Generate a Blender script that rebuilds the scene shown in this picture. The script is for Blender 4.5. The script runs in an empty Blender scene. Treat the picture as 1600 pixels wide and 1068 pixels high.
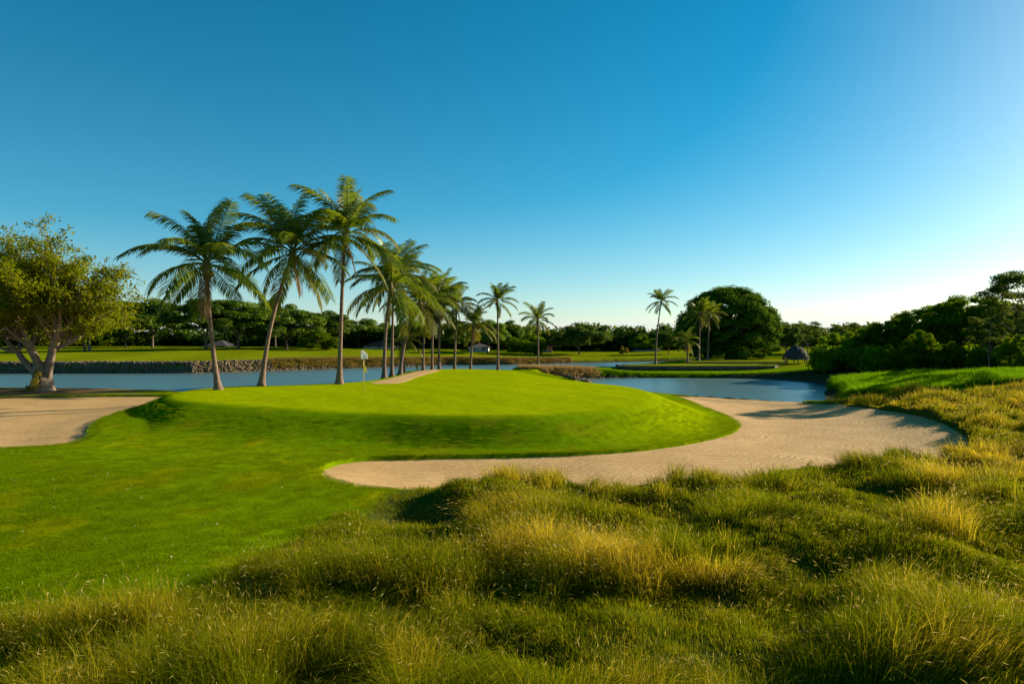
import bpy, math, random
import numpy as np
from mathutils import Vector, Matrix

# ------------------------------------------------------------------ camera
S = bpy.context.scene
COL = S.collection
F = 1067.0            # focal length in pixels of the 1600 px wide photograph (24 mm lens)
HC = 4.4              # camera height above the lake
HZ = 528.0            # horizon row
cam_d = bpy.data.cameras.new('camera')
cam_d.lens = 24.0
cam_d.sensor_width = 36.0
cam_d.clip_start = 0.1
cam_d.clip_end = 9000
cam = bpy.data.objects.new('camera', cam_d)
COL.objects.link(cam)
cam.location = (0, 0, HC)
cam.rotation_euler = (math.radians(90) - 6.0 / F, 0, 0)
S.camera = cam

# ------------------------------------------------------------------ world and sun
SUN_AZ, SUN_EL = math.radians(64), math.radians(19.5)     # to the right of the view direction
w = bpy.data.worlds.new('World')
S.world = w
w.use_nodes = True
nt = w.node_tree
nt.nodes.clear()
sky = nt.nodes.new('ShaderNodeTexSky')
sky.sky_type = 'NISHITA'
sky.sun_disc = False
sky.sun_elevation = SUN_EL
sky.sun_rotation = SUN_AZ
sky.air_density = 0.75
sky.dust_density = 0.62
sky.ozone_density = 6.0
hs = nt.nodes.new('ShaderNodeHueSaturation')
hs.inputs['Saturation'].default_value = 1.33
hs.inputs['Hue'].default_value = 0.500
gm = nt.nodes.new('ShaderNodeGamma')
gm.inputs['Gamma'].default_value = 0.96
tn = nt.nodes.new('ShaderNodeMix'); tn.data_type = 'RGBA'; tn.blend_type = 'MULTIPLY'
tn.inputs['Factor'].default_value = 1.0
tn.inputs['B'].default_value = (1.85, 1.42, 0.87, 1)       # white balance of the photograph
nt.links.new(sky.outputs[0], gm.inputs['Color'])
nt.links.new(gm.outputs[0], hs.inputs['Color'])
nt.links.new(hs.outputs[0], tn.inputs['A'])
# low cumulus bank along the horizon
tc = nt.nodes.new('ShaderNodeTexCoord')
mp = nt.nodes.new('ShaderNodeMapping')
mp.inputs['Scale'].default_value = (5.0, 5.0, 17.0)
mp.inputs['Location'].default_value = (5.0, 1.9, 0.7)
nt.links.new(tc.outputs['Generated'], mp.inputs['Vector'])
no = nt.nodes.new('ShaderNodeTexNoise')
no.inputs['Scale'].default_value = 1.0
no.inputs['Detail'].default_value = 7
no.inputs['Roughness'].default_value = 0.55
nt.links.new(mp.outputs[0], no.inputs['Vector'])
sp = nt.nodes.new('ShaderNodeSeparateXYZ')
nt.links.new(tc.outputs['Generated'], sp.inputs[0])
band = nt.nodes.new('ShaderNodeMapRange')
band.inputs['From Min'].default_value = 0.020
band.inputs['From Max'].default_value = 0.058
band.inputs['To Min'].default_value = 0.08
band.inputs['To Max'].default_value = -0.45
nt.links.new(sp.outputs['Z'], band.inputs['Value'])
ad = nt.nodes.new('ShaderNodeMath'); ad.operation = 'ADD'
nt.links.new(no.outputs['Fac'], ad.inputs[0]); nt.links.new(band.outputs[0], ad.inputs[1])
cr = nt.nodes.new('ShaderNodeMapRange')
cr.inputs['From Min'].default_value = 0.50
cr.inputs['From Max'].default_value = 0.68
cr.inputs['To Max'].default_value = 0.8
nt.links.new(ad.outputs[0], cr.inputs['Value'])
mx = nt.nodes.new('ShaderNodeMix'); mx.data_type = 'RGBA'
mx.inputs['B'].default_value = (5.0, 5.3, 5.2, 1)
nt.links.new(cr.outputs[0], mx.inputs['Factor'])
# pale haze low over the whole horizon
hz1 = nt.nodes.new('ShaderNodeMath'); hz1.operation = 'MULTIPLY'; hz1.inputs[1].default_value = -8.0
hz2 = nt.nodes.new('ShaderNodeMath'); hz2.operation = 'EXPONENT'
hz3 = nt.nodes.new('ShaderNodeMath'); hz3.operation = 'MULTIPLY'; hz3.inputs[1].default_value = 0.42; hz3.use_clamp = True
nt.links.new(sp.outputs['Z'], hz1.inputs[0]); nt.links.new(hz1.outputs[0], hz2.inputs[0]); nt.links.new(hz2.outputs[0], hz3.inputs[0])
hm = nt.nodes.new('ShaderNodeMix'); hm.data_type = 'RGBA'
hm.inputs['B'].default_value = (4.2, 5.0, 5.1, 1)
nt.links.new(hz3.outputs[0], hm.inputs['Factor']); nt.links.new(tn.outputs['Result'], hm.inputs['A'])
nt.links.new(hm.outputs['Result'], mx.inputs['A'])
bg = nt.nodes.new('ShaderNodeBackground')
bg.inputs['Strength'].default_value = 0.076
nt.links.new(mx.outputs['Result'], bg.inputs['Color'])
wo = nt.nodes.new('ShaderNodeOutputWorld')
nt.links.new(bg.outputs[0], wo.inputs['Surface'])

sd_ = bpy.data.lights.new('sun', 'SUN')
sd_.energy = 5.0
sd_.angle = math.radians(0.53)
sd_.color = (1.0, 0.87, 0.66)
sun = bpy.data.objects.new('sun', sd_)
COL.objects.link(sun)
to_sun = Vector((math.cos(SUN_EL) * math.sin(SUN_AZ), math.cos(SUN_EL) * math.cos(SUN_AZ), math.sin(SUN_EL)))
sun.rotation_euler = (-to_sun).to_track_quat('-Z', 'Y').to_euler()
sun.location = (40, 20, 40)

vs = S.view_settings
vs.view_transform = 'Standard'
vs.look = 'None'
vs.gamma = 1.0
vs.use_curve_mapping = False
vs.exposure = 1.15
S.cycles.max_bounces = 4
S.cycles.diffuse_bounces = 2
S.cycles.transmission_bounces = 3
S.cycles.glossy_bounces = 2

# ------------------------------------------------------------------ helpers
def W(px, py, d):
    return ((px - 800) / F * d, d, HC - (py - HZ) / F * d)

def link(o, parent=None):
    COL.objects.link(o)
    if parent is not None:
        o.parent = parent
    return o

def tag(o, label=None, cat=None, group=None, kind=None):
    if label: o['label'] = label
    if cat: o['category'] = cat
    if group: o['group'] = group
    if kind: o['kind'] = kind
    return o

def empty(name, loc, rz=0.0):
    o = bpy.data.objects.new(name, None)
    COL.objects.link(o)
    o.location = loc
    o.rotation_euler = (0, 0, rz)
    o.empty_display_size = 0.2
    return o

def np_mesh(name, verts, faces, mats, smooth=False, mat_idx=None):
    """verts (n,3); faces: list of int arrays (m,k) with equal k each"""
    me = bpy.data.meshes.new(name)
    verts = np.asarray(verts, dtype=np.float32)
    me.vertices.add(len(verts))
    me.vertices.foreach_set('co', verts.ravel())
    if not isinstance(faces, list):
        faces = [faces]
    faces = [np.asarray(f, dtype=np.int32) for f in faces if len(f)]
    loops = np.concatenate([f.ravel() for f in faces])
    sizes = np.concatenate([np.full(len(f), f.shape[1], dtype=np.int32) for f in faces])
    starts = np.concatenate([[0], np.cumsum(sizes)[:-1]]).astype(np.int32)
    me.loops.add(len(loops))
    me.loops.foreach_set('vertex_index', loops)
    me.polygons.add(len(sizes))
    me.polygons.foreach_set('loop_start', starts)
    me.polygons.foreach_set('loop_total', sizes)
    for m in (mats if isinstance(mats, (list, tuple)) else [mats]):
        me.materials.append(m)
    if mat_idx is not None:
        me.polygons.foreach_set('material_index', np.asarray(mat_idx, dtype=np.int32))
    if smooth:
        me.polygons.foreach_set('use_smooth', np.ones(len(sizes), dtype=bool))
    me.update(calc_edges=True)
    me.validate()
    return me

def vattr(me, name, data, typ='FLOAT'):
    a = me.attributes.new(name, typ, 'POINT')
    data = np.asarray(data, dtype=np.float32)
    a.data.foreach_set({'FLOAT': 'value', 'FLOAT_VECTOR': 'vector', 'FLOAT_COLOR': 'color'}[typ], data.ravel())

def add(name, me, parent=None, loc=(0, 0, 0), rot=(0, 0, 0), scale=(1, 1, 1)):
    o = bpy.data.objects.new(name, me)
    link(o, parent)
    o.location = loc; o.rotation_euler = rot; o.scale = scale
    return o

class MB:
    """collects simple shapes into one mesh"""
    def __init__(s): s.v = []; s.f = []; s.mi = []
    def box(s, x0, x1, y0, y1, z0, z1, m=0):
        n = len(s.v)
        s.v += [(x, y, z) for z in (z0, z1) for y in (y0, y1) for x in (x0, x1)]
        for q in ((0, 2, 3, 1), (4, 5, 7, 6), (0, 1, 5, 4), (2, 6, 7, 3), (0, 4, 6, 2), (1, 3, 7, 5)):
            s.f.append(tuple(n + i for i in q)); s.mi.append(m)
        return s
    def poly(s, pts, m=0):
        n = len(s.v); s.v += [tuple(p) for p in pts]; s.f.append(tuple(range(n, n + len(pts)))); s.mi.append(m); return s
    def tube(s, pts, rads, k=8, m=0, cap=True):
        pts = [Vector(p) for p in pts]
        n0 = len(s.v)
        ref = Vector((0.13, 1, 0.07)).normalized()
        for i, p in enumerate(pts):
            t = (pts[min(i + 1, len(pts) - 1)] - pts[max(i - 1, 0)])
            t = t.normalized() if t.length > 1e-9 else Vector((0, 0, 1))
            a = t.cross(ref)
            if a.length < 0.05: a = t.cross(Vector((1, 0, 0)))
            a.normalize(); b = t.cross(a)
            r = rads[i] if hasattr(rads, '__len__') else rads
            for j in range(k):
                an = 2 * math.pi * j / k
                s.v.append(tuple(p + (a * math.cos(an) + b * math.sin(an)) * r))
        for i in range(len(pts) - 1):
            for j in range(k):
                q = n0 + i * k + j; q2 = n0 + i * k + (j + 1) % k
                s.f.append((q, q2, q2 + k, q + k)); s.mi.append(m)
        if cap:
            s.f.append(tuple(n0 + j for j in range(k))[::-1]); s.mi.append(m)
            s.f.append(tuple(n0 + (len(pts) - 1) * k + j for j in range(k))); s.mi.append(m)
        return s
    def mesh(s, name, mats, smooth=False):
        me = bpy.data.meshes.new(name)
        me.from_pydata(s.v, [], s.f)
        for m in (mats if isinstance(mats, (list, tuple)) else [mats]): me.materials.append(m)
        me.polygons.foreach_set('material_index', np.array(s.mi, dtype=np.int32))
        if smooth: me.polygons.foreach_set('use_smooth', np.ones(len(s.f), dtype=bool))
        me.update()
        return me

def hash2(ix, iy, seed):
    h = (ix.astype(np.int64) * 374761393 + iy.astype(np.int64) * 668265263 + seed * 982451653) & 0x7fffffff
    h = ((h ^ (h >> 13)) * 1274126177) & 0x7fffffff
    h = h ^ (h >> 16)
    return (h & 0xffff) / 65535.0

def vnoise(x, y, scale, seed=0, octs=3):
    out = np.zeros_like(x, dtype=np.float64); amp = 1.0; tot = 0.0
    for o in range(octs):
        X = x / scale; Y = y / scale
        ix = np.floor(X); iy = np.floor(Y); fx = X - ix; fy = Y - iy
        fx = fx * fx * (3 - 2 * fx); fy = fy * fy * (3 - 2 * fy)
        a = hash2(ix, iy, seed + o); b = hash2(ix + 1, iy, seed + o)
        c = hash2(ix, iy + 1, seed + o); d = hash2(ix + 1, iy + 1, seed + o)
        out += amp * ((a * (1 - fx) + b * fx) * (1 - fy) + (c * (1 - fx) + d * fx) * fy)
        tot += amp; amp *= 0.5; scale *= 0.5
    return out / tot

def sstep(a, b, x):
    t = np.clip((x - a) / (b - a), 0, 1)
    return t * t * (3 - 2 * t)

def chaikin(p, n=2):
    p = np.array(p, dtype=float)
    for _ in range(n):
        q = np.roll(p, -1, axis=0)
        p = np.stack([p * 0.75 + q * 0.25, p * 0.25 + q * 0.75], 1).reshape(-1, 2)
    return p

def sdist(poly, x, y, chunk=60000):
    """signed distance, positive inside"""
    poly = np.asarray(poly); a = poly; b = np.roll(poly, -1, axis=0)
    xs = x.ravel(); ys = y.ravel(); out = np.empty(xs.size)
    for c in range(0, xs.size, chunk):
        px = xs[c:c + chunk, None]; py = ys[c:c + chunk, None]
        ex = b[:, 0] - a[:, 0]; ey = b[:, 1] - a[:, 1]
        wx = px - a[:, 0]; wy = py - a[:, 1]
        t = np.clip((wx * ex + wy * ey) / (ex * ex + ey * ey + 1e-12), 0, 1)
        d = np.sqrt(((wx - t * ex) ** 2 + (wy - t * ey) ** 2).min(1))
        c1 = (a[:, 1] > py) != (b[:, 1] > py)
        xi = ex * (py - a[:, 1]) / np.where(np.abs(ey) < 1e-12, 1e-12, ey) + a[:, 0]
        ins = (c1 & (px < xi)).sum(1) % 2 == 1
        out[c:c + chunk] = np.where(ins, d, -d)
    return out.reshape(x.shape)

# ------------------------------------------------------------------ materials
def mat(name):
    m = bpy.data.materials.new(name)
    m.use_nodes = True
    m.node_tree.nodes.clear()
    return m, m.node_tree

def N(t, typ, **kw):
    n = t.nodes.new('ShaderNode' + typ)
    for k, v in kw.items():
        if k in n.inputs: n.inputs[k].default_value = v
        else: setattr(n, k, v)
    return n

def solid(name, col, rough=0.8, var=0.25, scale=6.0, bump=0.3, spec=0.3, col2=None):
    m, t = mat(name)
    o = N(t, 'OutputMaterial'); p = N(t, 'BsdfPrincipled', Roughness=rough)
    p.inputs['Specular IOR Level'].default_value = spec
    tc = N(t, 'TexCoord'); n1 = N(t, 'TexNoise', Scale=scale, Detail=8.0, Roughness=0.65)
    t.links.new(tc.outputs['Object'], n1.inputs['Vector'])
    mr = N(t, 'Mix', data_type='RGBA')
    c2 = col2 or tuple(min(1, c * (1 + 1.2 * var)) for c in col)
    mr.inputs['A'].default_value = (*[c * (1 - var) for c in col], 1)
    mr.inputs['B'].default_value = (*c2, 1)
    rm = N(t, 'MapRange'); rm.inputs['From Min'].default_value = 0.3; rm.inputs['From Max'].default_value = 0.7
    t.links.new(n1.outputs['Fac'], rm.inputs['Value'])
    t.links.new(rm.outputs[0], mr.inputs['Factor'])
    t.links.new(mr.outputs['Result'], p.inputs['Base Color'])
    if bump:
        b = N(t, 'Bump', Strength=bump, Distance=0.03)
        t.links.new(n1.outputs['Fac'], b.inputs['Height'])
        t.links.new(b.outputs[0], p.inputs['Normal'])
    t.links.new(p.outputs[0], o.inputs['Surface'])
    return m

def leafmat(name, dark, light, trans=0.35, gloss=0.012, attr='var', instancer=None, tint2=None, rand=0.25, tmul=1.4):
    """two-sided leaf: diffuse + translucent; colour varies per leaf (attribute) and per tree"""
    m, t = mat(name)
    o = N(t, 'OutputMaterial')
    at = N(t, 'Attribute', attribute_name=attr)
    mixc = N(t, 'Mix', data_type='RGBA')
    mixc.inputs['A'].default_value = (*dark, 1); mixc.inputs['B'].default_value = (*light, 1)
    t.links.new(at.outputs['Fac'], mixc.inputs['Factor'])
    col = mixc.outputs['Result']
    if tint2 is not None:
        a2 = N(t, 'Attribute', attribute_name='tint')
        m2 = N(t, 'Mix', data_type='RGBA')
        mm = N(t, 'Mix', data_type='RGBA')
        mm.inputs['A'].default_value = (*[c * 0.75 for c in tint2], 1); mm.inputs['B'].default_value = (*[c * 1.25 for c in tint2], 1)
        t.links.new(at.outputs['Fac'], mm.inputs['Factor'])
        t.links.new(a2.outputs['Fac'], m2.inputs['Factor'])
        t.links.new(col, m2.inputs['A']); t.links.new(mm.outputs['Result'], m2.inputs['B'])
        col = m2.outputs['Result']
    oi = N(t, 'ObjectInfo')
    rr = N(t, 'MapRange'); rr.inputs['To Min'].default_value = 1 - rand; rr.inputs['To Max'].default_value = 1 + rand
    t.links.new(oi.outputs['Random'], rr.inputs['Value'])
    hv = N(t, 'HueSaturation')
    t.links.new(rr.outputs[0], hv.inputs['Value'])
    t.links.new(col, hv.inputs['Color'])
    col = hv.outputs[0]
    di = N(t, 'BsdfDiffuse'); tr = N(t, 'BsdfTranslucent'); gl = N(t, 'BsdfGlossy', Roughness=0.45)
    gl.inputs['Color'].default_value = (0.8, 0.85, 0.75, 1)
    t.links.new(col, di.inputs['Color'])
    hb = N(t, 'HueSaturation'); hb.inputs['Value'].default_value = tmul; hb.inputs['Hue'].default_value = 0.485
    t.links.new(col, hb.inputs['Color']); t.links.new(hb.outputs[0], tr.inputs['Color'])
    s1 = N(t, 'MixShader'); s1.inputs[0].default_value = trans
    t.links.new(di.outputs[0], s1.inputs[1]); t.links.new(tr.outputs[0], s1.inputs[2])
    s2 = N(t, 'MixShader'); s2.inputs[0].default_value = gloss
    t.links.new(s1.outputs[0], s2.inputs[1]); t.links.new(gl.outputs[0], s2.inputs[2])
    t.links.new(s2.outputs[0], o.inputs['Surface'])
    return m

def ground_material(name):
    m, t = mat(name)
    o = N(t, 'OutputMaterial'); p = N(t, 'BsdfPrincipled', Roughness=0.95)
    p.inputs['Specular IOR Level'].default_value = 0.0
    a = N(t, 'Attribute', attribute_name='albedo')
    tc = N(t, 'TexCoord')
    n1 = N(t, 'TexNoise', Scale=28.0, Detail=6.0, Roughness=0.7)
    n2 = N(t, 'TexNoise', Scale=2.3, Detail=7.0, Roughness=0.62)
    t.links.new(tc.outputs['Object'], n1.inputs['Vector']); t.links.new(tc.outputs['Object'], n2.inputs['Vector'])
    r1 = N(t, 'MapRange'); r1.inputs['From Min'].default_value = .25; r1.inputs['From Max'].default_value = .75
    r1.inputs['To Min'].default_value = .78; r1.inputs['To Max'].default_value = 1.22
    t.links.new(n1.outputs['Fac'], r1.inputs['Value'])
    r2 = N(t, 'MapRange'); r2.inputs['From Min'].default_value = .3; r2.inputs['From Max'].default_value = .7
    r2.inputs['To Min'].default_value = .8; r2.inputs['To Max'].default_value = 1.2
    t.links.new(n2.outputs['Fac'], r2.inputs['Value'])
    mu = N(t, 'Math', operation='MULTIPLY'); t.links.new(r1.outputs[0], mu.inputs[0]); t.links.new(r2.outputs[0], mu.inputs[1])
    hv = N(t, 'HueSaturation'); t.links.new(a.outputs['Color'], hv.inputs['Color']); t.links.new(mu.outputs[0], hv.inputs['Value'])
    t.links.new(hv.outputs[0], p.inputs['Base Color'])
    b = N(t, 'Bump', Strength=0.35, Distance=0.02)
    t.links.new(n1.outputs['Fac'], b.inputs['Height']); t.links.new(b.outputs[0], p.inputs['Normal'])
    t.links.new(p.outputs[0], o.inputs['Surface'])
    return m

def sand_material():
    m, t = mat('bunker_sand')
    o = N(t, 'OutputMaterial'); p = N(t, 'BsdfPrincipled', Roughness=0.95)
    p.inputs['Specular IOR Level'].default_value = 0.1
    tc = N(t, 'TexCoord')
    n1 = N(t, 'TexNoise', Scale=0.7, Detail=8.0, Roughness=0.6)
    n2 = N(t, 'TexNoise', Scale=5.0, Detail=8.0, Roughness=0.72)
    for n in (n1, n2): t.links.new(tc.outputs['Object'], n.inputs['Vector'])
    mc = N(t, 'Mix', data_type='RGBA'); mc.inputs['A'].default_value = (.405, .248, .096, 1); mc.inputs['B'].default_value = (.51, .328, .142, 1)
    rm = N(t, 'MapRange'); rm.inputs['From Min'].default_value = .3; rm.inputs['From Max'].default_value = .7
    t.links.new(n1.outputs['Fac'], rm.inputs['Value']); t.links.new(rm.outputs[0], mc.inputs['Factor'])
    t.links.new(mc.outputs['Result'], p.inputs['Base Color'])
    # rake lines that wander
    mpn = N(t, 'Mapping'); mpn.inputs['Rotation'].default_value = (0, 0, math.radians(68))
    t.links.new(tc.outputs['Object'], mpn.inputs['Vector'])
    wv = N(t, 'TexWave', Scale=1.2, Distortion=16.0, Detail=4.0); wv.inputs['Detail Scale'].default_value = 0.3
    t.links.new(mpn.outputs[0], wv.inputs['Vector'])
    b1 = N(t, 'Bump', Strength=0.8, Distance=0.045); t.links.new(wv.outputs['Fac'], b1.inputs['Height'])
    b2 = N(t, 'Bump', Strength=0.6, Distance=0.04); t.links.new(n2.outputs['Fac'], b2.inputs['Height']); t.links.new(b1.outputs[0], b2.inputs['Normal'])
    t.links.new(b2.outputs[0], p.inputs['Normal'])
    t.links.new(p.outputs[0], o.inputs['Surface'])
    return m

def water_material():
    m, t = mat('lake_water')
    o = N(t, 'OutputMaterial'); p = N(t, 'BsdfPrincipled', Roughness=0.28)
    p.inputs['Base Color'].default_value = (.070, .130, .128, 1)
    p.inputs['IOR'].default_value = 1.33
    tc = N(t, 'TexCoord')
    mp_ = N(t, 'Mapping'); mp_.inputs['Scale'].default_value = (.8, 1.5, 1); mp_.inputs['Rotation'].default_value = (0, 0, .25)
    t.links.new(tc.outputs['Object'], mp_.inputs['Vector'])
    n1 = N(t, 'TexNoise', Scale=2.2, Detail=4.0, Roughness=0.55)
    n2 = N(t, 'TexNoise', Scale=.05, Detail=2.0)
    t.links.new(mp_.outputs[0], n1.inputs['Vector']); t.links.new(mp_.outputs[0], n2.inputs['Vector'])
    r2 = N(t, 'MapRange'); r2.inputs['From Min'].default_value = .35; r2.inputs['From Max'].default_value = .65
    r2.inputs['To Min'].default_value = .25; r2.inputs['To Max'].default_value = .6
    t.links.new(n2.outputs['Fac'], r2.inputs['Value'])
    b = N(t, 'Bump', Distance=0.12); t.links.new(n1.outputs['Fac'], b.inputs['Height']); t.links.new(r2.outputs[0], b.inputs['Strength'])
    t.links.new(b.outputs[0], p.inputs['Normal'])
    t.links.new(p.outputs[0], o.inputs['Surface'])
    return m

M_GROUND = ground_material('turf')
M_SAND = sand_material()
M_WATER = water_material()
M_NATIVE = leafmat('tall_grass_blade', (.046, .084, .001), (.138, .170, .002), trans=.48, gloss=.0, tint2=(.42, .325, .013), rand=.0)
M_SEED = leafmat('seed_head', (.30, .23, .03), (.50, .40, .10), trans=.4, gloss=.02, rand=.0)
M_LAWN = leafmat('lawn_blade', (.085, .150, .001), (.17, .235, .002), trans=.45, gloss=.0, rand=.25)
M_BRIGHT = leafmat('bank_grass_blade', (.060, .165, .002), (.13, .27, .004), trans=.5, gloss=0, rand=.15)
M_REED = leafmat('reed_blade', (.16, .13, .02), (.27, .20, .04), trans=.4, rand=.3)
M_DRYREED = leafmat('dry_reed_blade', (.22, .15, .04), (.36, .26, .09), trans=.35, rand=.3)
M_FROND = leafmat('palm_frond', (.048, .098, .003), (.165, .205, .006), trans=.46, gloss=.03, rand=.2)
M_FRONDY = leafmat('palm_frond_yellowing', (.10, .125, .008), (.20, .185, .014), trans=.4, gloss=.05, rand=.2)
M_FRONDD = leafmat('palm_frond_dead', (.16, .09, .035), (.28, .17, .07), trans=.2, gloss=.03, rand=.2)
M_LEAF_L = leafmat('almond_leaf', (.080, .125, .003), (.225, .230, .006), trans=.45, gloss=.0, rand=.0)
M_LEAF_A = leafmat('treeline_leaf', (.042, .098, .004), (.130, .190, .007), trans=.36, gloss=.02, rand=.30)
M_LEAF_R = leafmat('rain_tree_leaf', (.045, .105, .008), (.105, .175, .012), trans=.36, gloss=.0, rand=.0)
M_LEAF_B = leafmat('thicket_leaf', (.055, .125, .003), (.165, .250, .006), trans=.45, gloss=.0, rand=.3)
M_LEAF_O = leafmat('airy_leaf', (.050, .095, .005), (.125, .165, .008), trans=.42, gloss=.02, rand=.15)
M_LEAF_Y = leafmat('yellow_leaf', (.17, .16, .012), (.32, .26, .03), trans=.4, rand=.1)
M_BARK = solid('pale_bark', (.22, .155, .105), .9, .35, 5, .9)
M_BARKD = solid('dark_bark', (.13, .095, .065), .9, .35, 4, .8)
M_PALMBARK = solid('palm_bark', (.165, .105, .07), .9, .38, 7, 1.0)
M_COCO = solid('coconut_husk', (.16, .12, .03), .7, .4, 9, .3)
M_FIBRE = solid('palm_fibre', (.14, .09, .045), .95, .4, 12, 1.0)
M_ROCK = solid('coral_rock', (.14, .095, .055), .95, .5, 3, 1.0)
M_STONE = solid('dark_wall_stone', (.10, .075, .05), .95, .5, 2.5, 1.0)
M_TIMBER = solid('wet_timber', (.045, .035, .025), .8, .4, 6, .6)
M_WHITEWALL = solid('white_render', (.62, .62, .60), .85, .1, 2, .1)
M_PINKWALL = solid('terracotta_render', (.36, .15, .11), .85, .15, 2, .1)
M_ROOF = solid('clay_roof', (.16, .05, .03), .85, .3, 5, .6)
M_ROOFG = solid('grey_roof', (.055, .05, .045), .85, .3, 5, .6)
M_GLASS = solid('dark_window_glass', (.03, .04, .05), .15, .1, 2, 0, .5)
M_THATCH = solid('thatch', (.06, .045, .035), .98, .45, 9, 1.0)
M_FLAGW = leafmat('white_flag_cloth', (.80, .80, .78), (.82, .82, .80), trans=.5, gloss=0, rand=0, tmul=1.0)
M_FLAGY = leafmat('yellow_flag_cloth', (.70, .62, .03), (.72, .62, .03), trans=.5, gloss=0, rand=0, tmul=1.0)
M_POLE = solid('yellow_pole_paint', (.62, .48, .05), .5, .08, 4, 0, .5)
M_LITTER = solid('fallen_leaf', (.45, .36, .18), .8, .4, 4, 0)

# ------------------------------------------------------------------ terrain description (metres; x right, y away from the camera, lake level z = 0)
CP = [(-24, 13.7, .95), (-6.5, 8.6, .80), (-9, 9, .58), (-14, 10, .45), (-13, 13.7, .88), (-8, 17, .9), (-5, 17, .75), (-5, 14.2, .68), (-5, 9.7, .90), (-14, 20, .95), (-10, 21, .85), (-7, 21.7, .74),
      (-6, 6, .9), (-3, 7, .88), (0, 7, .85), (4, 7, .95), (8, 7.5, 1.1), (14, 10, 1.3), (0, 12, .72), (5, 12, .85), (10, 12, 1.1), (-2.5, 14, .68), (0, 17, .52), (5, 17.3, .48), (10, 18, .6), (14, 19.8, .62), (16, 22, .62),
      (19, 19.5, .95), (18.3, 23.6, .78), (20.8, 30, 1.1), (24, 36, 1.3), (21.6, 38, .95), (30, 30, 1.4), (30, 45, 1.6), (25, 25, 1.3),
      (-3, 20, .62), (3, 20.5, .6), (-3, 23.4, .58), (1, 23.6, .56), (5, 25, .52), (9, 29.5, .45), (8, 23, .57), (13, 28, .52), (15, 36, .45), (13, 44, .36), (18, 40, .40), (12, 50, .3), (17, 45.5, .3),
      (24, 46, .9), (25.5, 50.5, 1.0), (30, 52, 1.5), (40, 60, 2.0), (34, 64, 1.2), (32, 72, .9),
      (-8, 30, .9), (0, 35, .8), (5, 45, .8), (-8, 50, .95), (-3, 60, 1.1), (-8, 67, 1.3), (0, 67, 1.2),
      (-20, 40, 1.05), (-30, 43, 1.1), (-25, 30, 1.0), (-38, 30, 1.1), (-20, 22, .95), (-45, 20, 1.1), (-17.5, 30, 1.0), (-45, 45, 1.1),
      (0, -6, 1.0), (-20, -2, 1.0), (20, -2, 1.5), (40, 20, 1.7),
      (3, 77, 1.05), (9, 78, .95), (14, 79, .46), (21, 79, .42), (28, 79, .5), (18, 86, .75), (25, 90, .9), (35, 92, 1.1), (45, 80, 1.4), (38, 80, 1.2),
      (-70, 90, 1.35), (-40, 90, 1.35), (-25, 105, 1.2), (-10, 117, 1.0), (0, 119, .8), (11, 128, .6), (30, 136, .7), (-60, 150, 2.1), (-20, 160, 1.6), (10, 165, 1.0), (50, 150, 1.2),
      (60, 125, 1.4), (100, 100, 2.0), (-100, 190, 2.4), (0, 210, 1.8), (100, 210, 2.2), (-150, 90, 2.0), (150, 60, 2.4), (-80, 10, 1.5), (80, 10, 2.2), (-180, 200, 2.5), (180, 200, 2.5)]
CP = np.array(CP)

def tps_fit(P, lam=0.3):
    n = len(P); d = np.hypot(P[:, None, 0] - P[None, :, 0], P[:, None, 1] - P[None, :, 1])
    K = np.where(d > 0, d * d * np.log(d + 1e-12), 0) + lam * np.eye(n)
    Q = np.c_[np.ones(n), P[:, :2]]
    A = np.block([[K, Q], [Q.T, np.zeros((3, 3))]])
    return np.linalg.solve(A, np.r_[P[:, 2], 0, 0, 0])
TW = tps_fit(CP)

def base_h(x, y):
    xs = x.ravel(); ys = y.ravel(); out = np.empty(xs.size)
    xc = np.clip(xs, -200, 200); yc = np.clip(ys, -12, 230)
    for c in range(0, xs.size, 40000):
        X = xc[c:c + 40000, None]; Y = yc[c:c + 40000, None]
        r2 = (X - CP[:, 0]) ** 2 + (Y - CP[:, 1]) ** 2 + 1e-9
        out[c:c + 40000] = (0.5 * r2 * np.log(r2)) @ TW[:-3] + TW[-3] + TW[-2] * X[:, 0] + TW[-1] * Y[:, 0]
    return np.clip(out, 0.15, 3.0).reshape(x.shape)

MAIN = [(-3000, 47), (-200, 47), (-45, 47), (-30, 46.5), (-22, 45), (-18, 42.5), (-15, 41.5), (-13, 43), (-12, 50), (-11.6, 58), (-11, 66), (-9, 70), (-4, 70.5), (0, 70.5), (1, 72),
        (-1, 74.5), (-.5, 80), (4, 83.5), (12, 87), (19, 96), (30, 112), (42, 124), (60, 126), (60, 3500), (3500, 3500), (3500, -300), (-3500, -300)]
FAR = [(-3000, 85), (-200, 85), (-64, 85), (-40, 85.5), (-32, 92), (-25, 99), (-10.5, 111), (0, 113.5), (11, 121), (24, 127), (36, 131), (48, 130), (70, 130), (70, 3500), (-3500, 3500)]
POND = chaikin([(12, 51.7), (15.9, 48), (19.8, 43.3), (21.6, 44.8), (23, 49), (24.4, 54), (27.8, 60), (30, 67), (28, 73), (21, 75.7), (11.4, 76), (8, 73.7), (3.6, 72.4), (3.2, 69), (5, 64.5), (6.5, 60), (8.5, 56), (10.2, 53)], 1)
CREST = chaikin([(-17.3, 35.5), (-16.5, 32), (-14.6, 29.6), (-10.5, 27.8), (-7.4, 26.2), (-3.6, 25.5), (0, 25.2), (2.6, 26.2), (5.4, 29.2), (7.2, 33), (7.8, 38), (7.0, 43), (4.6, 47), (2.6, 53), (.6, 60), (-2.5, 64.5), (-6.5, 64.5), (-8.8, 58), (-8.8, 50), (-9.4, 43.5), (-12, 39.5), (-15.8, 38.5)], 2)
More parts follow.
